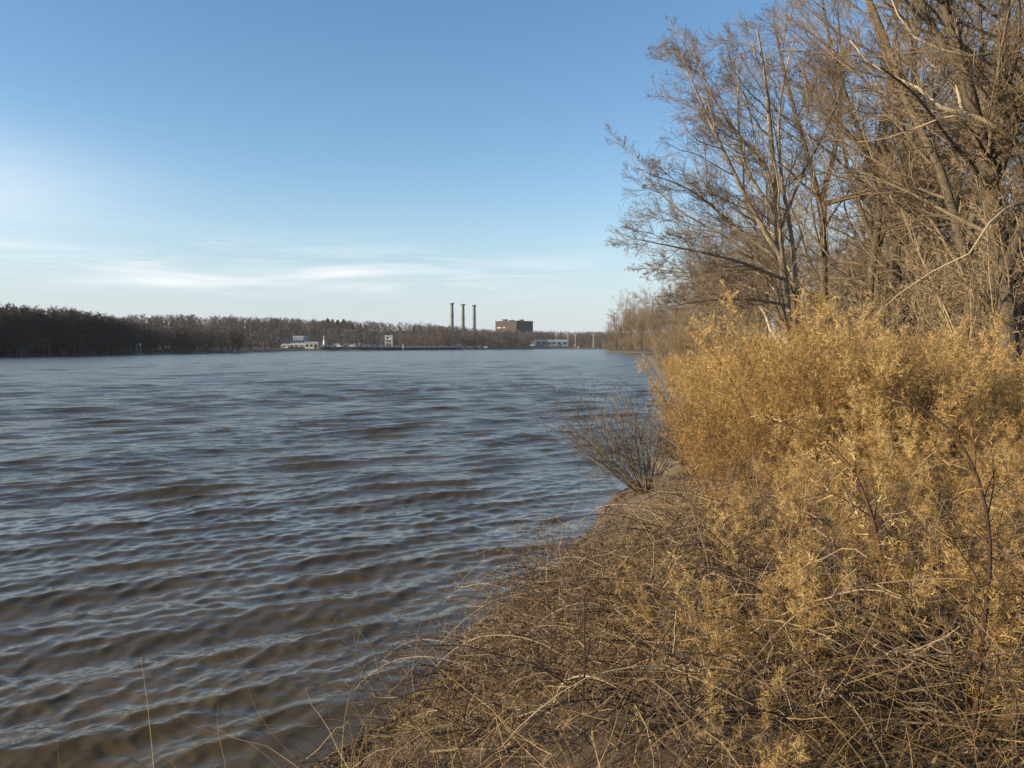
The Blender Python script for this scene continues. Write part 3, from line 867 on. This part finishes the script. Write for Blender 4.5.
# dead sticks lying across the grass
for j, (pp, r0, lab) in enumerate([
        ([at(640, 668, 4.4), at(700, 672, 4.4), at(735, 690, 4.3), at(790, 715, 4.2)], .008, 'pale curved dead stick lying across the dark weeds at lower centre'),
        ([at(430, 752, 4.2), at(470, 749, 4.2), at(520, 753, 4.2), at(545, 765, 4.1)], .007, 'pale dead stick lying near the bottom edge above the mud'),
        ([at(905, 708, 3.3), at(960, 713, 3.3), at(1040, 718, 3.3)], .006, 'upper straight bleached stalk lying at the lower right'),
        ([at(900, 722, 3.25), at(970, 727, 3.25), at(1045, 738, 3.25)], .006, 'lower straight bleached stalk lying at the lower right'),
        ([at(905, 655, 3.6), at(980, 655, 3.6), at(1040, 645, 3.6)], .009, 'bent bleached stalk crossing the tallest weed')]):
    P, Rr = stem_paths([(pp, r0, r0 * .6)], 12)
    mbs = MB(); mbs.tubes(P - P[0, 0], Rr, 6)
    o = mbs.build('dead_stick', M['bark_white'], None, True); o.location = tuple(P[0, 0])
    tag(o, lab, 'stick')


# ------------------------------------------------------------------ far woods across the river
def far_template(nl, nt_, ntw, w):
    mb = MB()
    P = np.array([[[0, 0, 0], [0, 0, .3], [0, .02, .56], [.02, 0, .78]]]); Rr = np.array([[.014, .011, .007, .002]])
    mb.tubes(P, Rr, 4, [.5])
    P1, R1 = grow(P, Rr, nl, .07, 1, (.26, .42), (.55, 1.15), 4, .5, .002, up=.05, wig=.16, taper=.3); mb.tubes(P1, R1, 3)
    P2, R2 = grow(P1, R1, nt_, .15, 1, (.35, .65), (.4, .9), 3, .7, .0015, up=.06, wig=.15, rmin=w); mb.tubes(P2, R2, 2)
    if ntw:
        P3, R3 = grow(P2, R2, ntw, .1, 1, (.4, .8), (.4, .9), 2, .9, .001, up=.05, wig=.15, rmin=w * .8); mb.tubes(P3, R3, 2)
    return np.concatenate(mb.v), np.concatenate(mb.f4), np.concatenate(mb.a)


def far_wood(name, pts_, hts, temps, label, mat='far_twig'):
    mb = MB()
    for (x, y), h in zip(pts_, hts):
        V, F, A = temps[int(rng.integers(len(temps)))]
        a = rng.uniform(0, 6.28); wd = h * rng.uniform(1.25, 1.9)
        z = float(ground_z(np.array(x), np.array(y)))
        W = np.stack([(V[:, 0]*math.cos(a) - V[:, 1]*math.sin(a)) * wd + x, (V[:, 0]*math.sin(a) + V[:, 1]*math.cos(a)) * wd + y, V[:, 2] * h + z - .3], 1)
        mb.add(W, F, var=np.clip(A * .5 + rng.random() * .5, 0, 1))
    return tag(mb.build(name, M[mat]), label, 'woods', kind='stuff')

tA = [far_template(24, 9, 4, .0042) for _ in range(4)]
tB = [far_template(16, 7, 2, .0065) for _ in range(4)]
pl, hl = [], []
while len(pl) < 680:                                     # nearer wood at the left
    y = rng.uniform(150, 405)
    if rng.random() < (y - 285) / 135: continue
    tl = 1.0 + 60 * rng.random() ** 1.8
    x = np.interp(y, YL, XL) - tl
    pl.append((x, y)); hl.append(rng.uniform(14.5, 18.5) * np.interp(y, [150, 290, 325, 405], [1.05, 1, .84, .70]))
far_wood('far_woods', pl, hl, tA, 'dark leafless wood along the left shore of the river')
pl, hl = [], []
while len(pl) < 4200:                                    # wooded hills beyond the plant
    y = rng.uniform(340, 860)
    tl = 5 + 360 * rng.random() ** 1.1
    x = np.interp(y, YL, XL) - tl
    if rng.random() < .42:
        y = 880 + 760 * rng.random() ** 1.3; x = rng.uniform(-.12, .34) * y
        if abs(x + 2) < 50 and abs(y - 1115) < 45: continue
    u = 512 + 800 * x / y
    if not -60 < u < 760: continue
    if 280 < u < 325 and y < 640: continue
    if 532 < u < 570 and y < 930: continue
    if 455 < u < 532 and 700 < y < 730: continue
    pl.append((x, y)); hl.append(rng.uniform(9, 13) * (1.4 if x > -70 and y < 1100 else 1))
far_wood('far_hill_woods', pl, hl, tB, 'brown leafless woods covering the low hills across the river')


# pines standing on the skyline
def pine(h=1.0):
    mb = MB()
    n = 420
    z = rng.random(n) ** .8 * .82 + .16
    a = rng.uniform(0, 6.28, n)
    L_ = (1.04 - z) * .26 * rng.uniform(.5, 1.1, n) + .02
    P = np.zeros((n, 3, 3)); P[:, 0, 2] = z
    for j in (1, 2):
        P[:, j, 0] = np.cos(a) * L_ * j / 2; P[:, j, 1] = np.sin(a) * L_ * j / 2; P[:, j, 2] = z + .02 * j - .02 * j * j
    mb.tubes(P, np.tile(np.array([[.012, .016, .004]]), (n, 1)), 2)
    return mb

proot = None
for j, (u, y, h) in enumerate([(324, 800, 14), (328, 805, 16), (333, 800, 17), (338, 800, 15), (344, 806, 17), (349, 800, 15), (353, 805, 12), (361, 800, 12), (366, 800, 13), (415, 1000, 17), (419, 1002, 15)]):
    x = (u - 512) / 800 * y
    loc = g(x, y)
    if proot is None:
        proot = empty('pine_tree', loc, 'dark pine on the skyline of the far hill', 'tree', 'pines on the far skyline')
        t = MB(); t.tubes(np.array([[0, 0, 0], [0, 0, .5], [0, 0, 1.0]]), np.array([.014, .01, .003]), 6); t.build('trunk', M['bark_dark'], proot)
        pine().build('crown', M['pine'], proot)
        proot.scale = (h * 1.5, h * 1.5, h * .75)
    else:
        dup(proot, loc, rng.uniform(0, 6.28), (h * rng.uniform(1.2, 1.8), h * rng.uniform(1.2, 1.8), h * rng.uniform(.62, .8)))


# ------------------------------------------------------------------ power plant and the works on the far shore
def pxm(d):
    return d / FPX                                       # metres per photo pixel

D = 1110
first = True
for u, vt, lab in [(452, 303, 'left of the three tall dark power plant chimneys, the highest one'), (463, 304, 'middle one of the three tall dark power plant chimneys'),
                   (474.2, 305, 'right of the three dark power plant chimneys, nearest the brick block')]:
    top = at(u, vt, D)
    z0 = g(top[0], D)[2]
    h = top[2] - z0
    root = empty('smokestack', (top[0], D, z0), lab, 'chimney', 'power plant chimneys')
    MB().lathe([(2.6, 0), (2.3, h * .4), (1.95, h - 2.2)], (0, 0, 0), 20).build('shaft', M['steel_dark'], root, True)
    MB().lathe([(1.96, h - 2.2), (3.1, h - 1.6), (3.1, h), (2.4, h), (2.4, h - 1)], (0, 0, 0), 20).build('rim', M['steel_dark'], root)
    MB().lathe([(2.1, h - 18.3), (2.9, h - 18.2), (2.9, h - 17.2), (2.1, h - 17.1)], (0, 0, 0), 20).build('platform', M['steel_dark'], root)

# main block: one corner towards the river
pc = at(516.5, 321, 1090)
z0 = g(pc[0], 1100)[2] - 1
hB = at(516, 321.2, 1090)[2] - z0
root = empty('power_station', (pc[0], 1090, z0), 'big dark brick power station block with a flat roof, right of the three chimneys', 'building')
ra = R(42)
ex, ey = np.array([math.cos(R(-40)) * -1, math.sin(R(40)), 0]), np.array([math.sin(R(48)), math.cos(R(48)), 0])
wl, wr2 = 38, 36
ex = np.array([-math.cos(R(40)), math.sin(R(40)), 0]); ey = np.array([math.sin(R(40)), math.cos(R(40)), 0])
V = []
for z in (0, hB):
    for p in (0 * ex, ey * wr2, ex * wl + ey * wr2, ex * wl):
        V.append(p + [0, 0, z])
MB().add(V, [[0, 1, 5, 4], [1, 2, 6, 5], [2, 3, 7, 6], [3, 0, 4, 7]]).build('wall', M['brick'], root)
c = (ex * wl + ey * wr2) / 2
rz = math.atan2(ey[1], ey[0])
MB().box((c[0], c[1], hB + .4), (wr2 + .8, wl + .8, .8), rz).build('roof', M['brick_dark'], root)
for q, sz in [((.25, .75), (6, 5, 2.6)), ((.55, .2), (5, 4, 2.2)), ((.6, .7), (8, 4, 1.8))]:
    p = ey * wr2 * q[0] + ex * wl * q[1]
    MB().box((p[0], p[1], hB + .8 + sz[2] / 2), sz, rz).build('roof_unit', M['brick_dark'], root)
p = ey * wr2 * .93 + ex * 3
MB().tubes(np.array([[p[0], p[1], hB + .5], [p[0], p[1], hB + 7]]), np.array([.22, .12]), 6).build('antenna', M['steel_dark'], root)
for fr, zz, ww, hh in [(.82, hB - 8.5, 7, 1.3), (.58, hB - 8.5, 4, 1.2)]:
    p = ex * wl * fr - ey * .12
    MB().box((p[0], p[1], zz), (.2, ww, hh), rz).build('window', M['window_white'], root)

def building(name, u0, u1, vt, d, depth, wallm, roofm, label, roof='flat', wins=0, winm='glass', rz=0, base=None, cat='building', rh=None, door=False):
    a, b_ = at(u0, vt, d), at(u1, vt, d)
    x = (a[0] + b_[0]) / 2; w = b_[0] - a[0]
    z0 = (g(x, d)[2] if base is None else base)
    h = a[2] - z0
    root = empty(name, (x, d + depth / 2, z0), label, cat, None, rz)
    r_h = rh if rh else max(.5, w * .05)
    wh = h - r_h
    MB().box((0, 0, wh / 2), (w, depth, wh)).build('wall', M[wallm], root)
    if roof == 'flat':
        MB().box((0, 0, wh + r_h / 2), (w + .5, depth + .5, r_h)).build('roof', M[roofm], root)
    else:
        MB().gable((0, 0, wh), w + .8, depth + .8, r_h).build('roof', M[roofm], root)
    for j in range(wins):
        f = MB().box((-w / 2 + w * (j + .5) / wins, -depth / 2 - .05, wh * .58), (w / wins * .5, .16, min(wh * .35, 1.8))).build('window', M[winm], root)
    if door:
        MB().box((w * .3, -depth / 2 - .05, 1.1), (1.6, .14, 2.2)).build('door', M['dark'], root)
    return root

building('warehouse', 536, 567, 339.8, 900, 22, 'bluegrey', 'white', 'long blue grey warehouse with a white roof edge right of the power station', wins=6, winm='glass', rh=1.2)
building('annex', 537, 549, 332.5, 960, 14, 'brick_dark', 'brick_dark', 'dark flat annex behind the blue grey warehouse', wins=3)
building('white_house', 526.5, 534.5, 340.5, 880, 8, 'white', 'brown', 'small pale house left of the blue grey warehouse', 'gable', wins=2, rh=2)
building('office_block', 293, 303.5, 336, 560, 12, 'bluegrey', 'white', 'two storey grey block with a white roof edge behind the wharf sheds', wins=4, rh=.7)
building('wharf_shed', 289, 304, 343.2, 535, 9, 'grey', 'grey', 'low grey shed at the left end of the wharf', 'gable', wins=3, rh=1.1)
building('wharf_shed', 304.5, 318, 341.8, 530, 10, 'grey', 'grey', 'wide grey shed between the low shed and the white silo', 'flat', wins=3, rh=.8, door=True)
building('white_cottage', 281, 287.5, 343.8, 545, 6, 'white', 'grey', 'tiny white cottage at the left end of the works', 'gable', wins=2, rh=1.4)
building('long_roof_shed', 362, 381, 344.2, 610, 12, 'grey', 'bluegrey', 'low shed with a wide grey roof left of the frame tower', 'gable', wins=4, rh=1.6)
building('white_shed', 456.3, 460.7, 343.8, 700, 5, 'white', 'white', 'small white shed above the wharf below the chimneys', 'gable', wins=1, rh=.9)
building('white_hut', 483.6, 487, 346.6, 715, 3, 'white', 'white', 'little white hut at the right end of the wharf', 'gable', wins=1, rh=.9, base=.6)
building('boathouse', 467, 480, 346.0, 712, 6, 'brown', 'grey', 'low brown boathouse with a pale flat roof at the water', 'flat', wins=3, rh=.45, base=.3, door=True)
# house with tall pale columns showing through the left wood
root = building('pale_house', 159, 176, 330.5, 405, 8, 'bluegrey', 'brick_dark', 'pale house with columns half hidden in the left wood', 'gable', wins=3, rh=1.6)
for dx in (-1.4, .4, 2.2, 3.6):
    MB().lathe([(.35, 0), (.3, 4.9), (.45, 5.2)], (dx, -5.0, 1.2), 10).build('column', M['grey'], root)
# white pole in the left wood
p = at(68, 340, 302); p[2] = g(p[0], p[1])[2]
hp = at(68, 327.5, 302)[2] - p[2]
r0 = empty('white_pole', p, 'short white pole showing through the left wood', 'pole')
MB().lathe([(.22, 0), (.16, hp)], (0, 0, 0), 8).build('mast', M['white'], r0)
MB().box((0, 0, hp * .5 + 1.6), (.5, .3, 1.9)).build('box', M['white'], r0)

# wharf
def deck(name, u0, u1, d0, d1, label, top=1.9, pil=18):
    a, b_ = at(u0, 349, d0), at(u1, 349, d1)
    x0, x1 = a[0], b_[0]
    L_ = math.hypot(x1 - x0, d1 - d0); rz = math.atan2(d1 - d0, x1 - x0)
    root = empty(name, ((x0 + x1) / 2, (d0 + d1) / 2, 0), label, 'wharf', None, rz)
    MB().box((0, 2.5, top - .25), (L_, 5, .5)).build('deck', M['white'], root)
    MB().box((0, 1.9, (top - .5) / 2 - .4), (L_ - .1, 2, top + .3)).build('bulkhead', M['dark'], root)
    for j in range(pil):
        MB().lathe([(.22, -1.5), (.22, top - .5)], (-L_ / 2 + L_ * (j + .5) / pil, .4, 0), 8).build('pile', M['dark'], root)
    r = MB()
    for j in range(pil + 1):
        r.box((-L_ / 2 + .1 + (L_ - .2) * j / pil, .15, top + .5), (.12, .12, 1.0))
    r.box((0, .15, top + 1.03), (L_, .1, .1)).box((0, .15, top + .55), (L_, .08, .08))
    r.build('railing', M['white'], root)

deck('wharf', 288, 402, 525, 596, 'long dark wharf with a pale railing below the sheds and the frame tower', 2.7, 22)
deck('wharf', 404, 464, 598, 690, 'dark wharf with a pale rail running towards the chimneys', 2.5, 16)

# pale frame tower
d = 592
x = at(388.3, 340, d)[0]
zt = at(388, 335.2, d)[2]
z0 = 2.7
h = zt - z0
root = empty('frame_tower', (x, d + 3.5, z0), 'square pale concrete frame tower with openings standing on the wharf', 'tower')
for sx in (-1, 1):
    for sy in (-1, 1):
        MB().box((sx * 2.4, sy * 1.8, h * .5), (.8, .8, h)).build('leg', M['white'], root)
for zz in (.33, .62, .93):
    MB().box((0, 0, h * zz), (5.9, 4.7, .7)).build('floor_slab', M['white'], root)
MB().box((-.9, -1.5, h * .48), (1.9, .3, h * .24)).build('panel', M['white'], root)
MB().box((.9, -1.5, h * .775), (1.9, .3, h * .25)).build('panel', M['white'], root)
MB().box((-.3, 0, h * .16), (1.6, 2, h * .32)).build('hopper', M['white'], root)
# white silo
d = 540
x = at(323.4, 340, d)[0]; z0 = 2.0; h = at(323, 340.5, d)[2] - z0
root = empty('silo', (x, d + 3, z0), 'narrow white silo with a dark headframe beside the grey shed', 'silo')
MB().lathe([(1.0, 0), (1.0, h), (.3, h + .5)], (0, 0, 0), 16).build('tank', M['white'], root, True)
MB().box((-.3, 0, h + 1.9), (.9, .9, 2.6)).build('headframe', M['grey'], root)
MB().tubes(np.array([[.9, 0, h - 1], [.5, 0, h + 3.6]]), np.array([.12, .1]), 5).build('pipe', M['dark'], root)


# boats laid up on the wharf
def boat(loc, L_, rz, label):
    root = empty('boat', loc, label, 'boat', 'boats laid up behind the wharf', rz)
    st = []
    for f, w, z in [(0, .42, .0), (.35, .5, -.02), (.7, .38, .05), (1.0, .02, .22)]:
        x_ = (f - .5) * L_
        hh = L_ * .17
        st += [[x_, -w * L_ * .36, hh + z * L_], [x_, -w * L_ * .2, z * L_ + .1], [x_, 0, z * L_], [x_, w * L_ * .2, z * L_ + .1], [x_, w * L_ * .36, hh + z * L_]]
    q = []
    for i in range(3):
        for j in range(4):
            q.append([i*5+j, (i+1)*5+j, (i+1)*5+j+1, i*5+j+1])
        q.append([i*5, i*5+4, (i+1)*5+4, (i+1)*5])
    q.append([0, 1, 2, 2]); 
    q = q[:-1] + [[0, 1, 3, 4]]
    MB().add(st, q, [[1, 2, 3]]).build('hull', M['white'], root)
    cb = MB().box((-.05 * L_, 0, L_ * .235), (L_ * .36, L_ * .2, L_ * .13)).build('cabin', M['white'], root)
    MB().box((-.05 * L_, 0, L_ * .25), (L_ * .365, L_ * .205, L_ * .05)).build('window_band', M['glass'], cb)

for u, d, L_, rz, lab in [(331, 552, 6, .3, 'small white boat just right of the white silo'), (336, 556, 7, 2.8, 'white cabin boat second along from the silo'), (344, 558, 7.5, .2, 'larger white boat in the middle of the laid up row'),
                          (350, 562, 6, 2.9, 'white boat between the larger boat and the grey roofed shed'), (355, 566, 7, .5, 'white boat beside the left end of the grey roofed shed'), (382.5, 590, 5.5, .1, 'white boat at the foot of the frame tower')]:
    p = at(u, 347, d)
    boat((p[0], d + 5, max(2.72, g(p[0], d + 5)[2] + .1)), L_, rz, lab)

# white mooring posts in front of the wharf
def post(u, v, d, label, w=.45):
    p = at(u, v, d)
    root = empty('mooring_post', (p[0], d, -1.2), label, 'post', 'white posts along the wharf')
    MB().lathe([(w, 0), (w, p[2] + 1.2)], (0, 0, 0), 10).build('pile', M['grey'], root)
    MB().lathe([(w + .08, p[2] + 1.2), (w + .08, p[2] + 1.5), (w * .4, p[2] + 1.75)], (0, 0, 0), 10).build('cap', M['white'], root)

post(381.5, 346.6, 583, 'white post in front of the frame tower', .3)
post(403.3, 345.2, 592, 'thick white post at the gap between the two wharves', .55)
post(463.3, 346, 684, 'white post at the right end of the second wharf', .6)
post(578.3, 346.3, 800, 'lone white post in the water near the far point', .4)
post(371, 347.3, 576, 'thin white post left of the frame tower', .2)


# pale poles on the shore to the right
for u, vt, d, lab in [(556, 332, 890, 'thin pale mast in front of the blue grey warehouse'), (575.5, 334, 880, 'pale utility pole left of the tallest pale pole on the far shore'), (593.3, 333.5, 870, 'thickest pale pole nearest the far point'), (568, 335, 885, 'grey pole at the right end of the blue grey warehouse')]:
    p = at(u, vt, d); z0 = g(p[0], d)[2]
    root = empty('utility_pole', (p[0], d, z0), lab, 'pole')
    hh = p[2] - z0
    MB().lathe([(.42 if u > 570 else .22, 0), (.32 if u > 570 else .15, hh)], (0, 0, 0), 8).build('mast', M['grey'], root)
    MB().box((0, 0, hh - 1.4), (3.0, .25, .25)).build('crossarm', M['grey'], root)

# channel marker
d = 300
p = at(139, 354, d)
zt = at(139, 340, d)[2]
root = empty('channel_marker', (p[0], d, 0), 'small channel marker frame on a dark base standing in the river', 'marker')
MB().lathe([(2.0, -1.4), (1.9, .25), (1.5, .6), (.6, .75)], (0, 0, 0), 12).build('base', M['rock'], root)
for sx in (-1, 1):
    MB().box((sx * .7, 0, zt * .42), (.18, .18, zt * .72)).build('leg', M['grey'], root)
MB().box((0, 0, zt * .8), (2.1, 1.2, .2)).build('platform', M['dark'], root)
MB().box((0, 0, zt * .45), (1.4, .12, .12)).build('brace', M['dark'], root)
MB().box((.5, -.3, zt * .69), (.62, .3, .95)).build('white_panel', M['white'], root)
MB().lathe([(.35, zt * .82), (.35, zt * .94), (.1, zt)], (.1, 0, 0), 10).build('lamp_housing', M['dark'], root)

# rocky spit in the water at the left
mb = MB()
for j in range(40):
    u = rng.uniform(201, 243); d = 388 + rng.uniform(-3, 3)
    x = at(u, 350, d)[0]
    s = rng.uniform(.6, 1.5)
    prof = [(s, -.6), (s * rng.uniform(.8, 1), .2), (s * .6, rng.uniform(.5, 1.0)), (.1, rng.uniform(1.0, 1.3))]
    mb.lathe(prof, (x, d, 0), 7)
tag(mb.build('rock_spit', M['rock']), 'low grey stone spit at the foot of the left shore', 'rocks', kind='stuff')

# ------------------------------------------------------------------ air
hm = bpy.data.materials.new('air'); hm.use_nodes = True
hn = hm.node_tree; hn.nodes.remove(hn.nodes['Principled BSDF'])
pv = hn.nodes.new('ShaderNodeVolumePrincipled'); pv.inputs['Color'].default_value = (.82, .90, 1, 1); pv.inputs['Density'].default_value = .00006
hn.links.new(pv.outputs[0], hn.nodes['Material Output'].inputs['Volume'])
tag(MB().box((0, 2000, 34), (7400, 6400, 74)).build('haze', hm), 'thin pale haze over the river valley', kind='stuff')

# ------------------------------------------------------------------ sky, sun, camera
w = bpy.data.worlds.new('World'); scene.world = w; w.use_nodes = True
nt = w.node_tree; L = nt.links.new
bg = nt.nodes['Background']
sky = nt.nodes.new('ShaderNodeTexSky'); sky.sky_type = 'NISHITA'; sky.sun_disc = False
sky.sun_elevation = SUN_EL; sky.sun_rotation = SUN_AZ % (2 * PI)
sky.air_density = 1.0; sky.dust_density = .3; sky.ozone_density = 2.2
tc = nt.nodes.new('ShaderNodeTexCoord')
sp = nt.nodes.new('ShaderNodeSeparateXYZ'); L(tc.outputs['Generated'], sp.inputs[0])


def mth(op, a, b=None, c=None, clamp=False):
    n = nt.nodes.new('ShaderNodeMath'); n.operation = op; n.use_clamp = clamp
    for i, q in enumerate((a, b, c)):
        if q is None: continue
        if isinstance(q, (int, float)): n.inputs[i].default_value = q
        else: L(q, n.inputs[i])
    return n.outputs[0]

az = mth('ARCTAN2', sp.outputs[0], sp.outputs[1])
el = mth('ARCSINE', sp.outputs[2])
cb = nt.nodes.new('ShaderNodeCombineXYZ'); L(mth('MULTIPLY', az, 3.2), cb.inputs[0]); L(mth('MULTIPLY', el, 34.0), cb.inputs[1])
nz = nt.nodes.new('ShaderNodeTexNoise'); nz.inputs['Scale'].default_value = 1.3; nz.inputs['Detail'].default_value = 9; nz.inputs['Roughness'].default_value = .62; nz.inputs['Distortion'].default_value = .7
L(cb.outputs[0], nz.inputs['Vector'])


def gauss(x, c, s):
    q = mth('DIVIDE', mth('SUBTRACT', x, c), s)
    return mth('EXPONENT', mth('MULTIPLY', mth('MULTIPLY', q, q), -1))

band = gauss(el, R(5.2), R(1.7))
left = gauss(az, R(-16), R(26))
streak = nt.nodes.new('ShaderNodeMapRange'); L(nz.outputs['Fac'], streak.inputs[0]); streak.inputs[1].default_value = .46; streak.inputs[2].default_value = .68
s1 = mth('MULTIPLY', mth('MULTIPLY', streak.outputs[0], band), left)
# two longer wisps
w1 = mth('MULTIPLY', gauss(el, R(5.0), R(.45)), gauss(az, R(-15), R(7)))
w2 = mth('MULTIPLY', gauss(el, R(6.1), R(.25)), gauss(az, R(-33), R(4.5)))
w3 = mth('MULTIPLY', gauss(el, R(4.2), R(.4)), gauss(az, R(-22), R(7)))
w12 = mth('MULTIPLY', mth('ADD', w1, mth('ADD', w2, w3)), mth('MULTIPLY_ADD', nz.outputs['Fac'], 1.6, -.2, True))
veil = mth('MULTIPLY', mth('MULTIPLY', gauss(el, R(9.3), R(3.2)), gauss(az, R(-37), R(10))), mth('MULTIPLY_ADD', nz.outputs['Fac'], .8, .3))
haze_low = mth('MULTIPLY', gauss(el, R(-1), R(7.5)), .85)
fac0 = mth('ADD', mth('MULTIPLY', s1, .58), mth('ADD', mth('MULTIPLY', w12, .45), mth('MULTIPLY', veil, .58)), None, True)
hz = nt.nodes.new('ShaderNodeMix'); hz.data_type = 'RGBA'; L(haze_low, hz.inputs[0]); L(sky.outputs[0], hz.inputs[6]); hz.inputs[7].default_value = (3.15, 3.5, 4.2, 1)
fac = fac0
hs = nt.nodes.new('ShaderNodeHueSaturation'); hs.inputs['Saturation'].default_value = 1.13; L(sky.outputs[0], hs.inputs['Color']); L(hs.outputs[0], hz.inputs[6])
mx = nt.nodes.new('ShaderNodeMix'); mx.data_type = 'RGBA'; L(fac, mx.inputs[0]); L(hz.outputs[2], mx.inputs[6]); mx.inputs[7].default_value = (5.6, 5.7, 5.8, 1)
L(mx.outputs[2], bg.inputs['Color'])
bg.inputs['Strength'].default_value = .091

sl = bpy.data.lights.new('sun', 'SUN'); sl.energy = 5.0; sl.angle = R(.5); sl.color = (1, .82, .57)
so = bpy.data.objects.new('sun', sl); COL.objects.link(so)
so.rotation_euler = (PI / 2 - SUN_EL, 0, PI - SUN_AZ)     # light travels from the sun's direction
so.location = (-40, -10, 40)

cam = bpy.data.cameras.new('camera'); cam.sensor_width = 36; cam.lens = 36 * FPX / 1024; cam.clip_end = 9000; cam.clip_start = .05
co = bpy.data.objects.new('camera', cam); COL.objects.link(co)
co.location = tuple(EYE); co.rotation_euler = (PI / 2 - PITCH, 0, 0)
scene.camera = co

scene.view_settings.view_transform = 'Standard'; scene.view_settings.look = 'None'
scene.view_settings.exposure = 1.06; scene.view_settings.gamma = 1; scene.view_settings.use_curve_mapping = False
scene.cycles.max_bounces = 6; scene.cycles.diffuse_bounces = 3; scene.cycles.glossy_bounces = 3
scene.cycles.use_denoising = True; scene.cycles.denoising_input_passes = 'RGB_ALBEDO_NORMAL'; scene.cycles.denoising_prefilter = 'ACCURATE'; scene.cycles.denoiser = 'OPENIMAGEDENOISE'
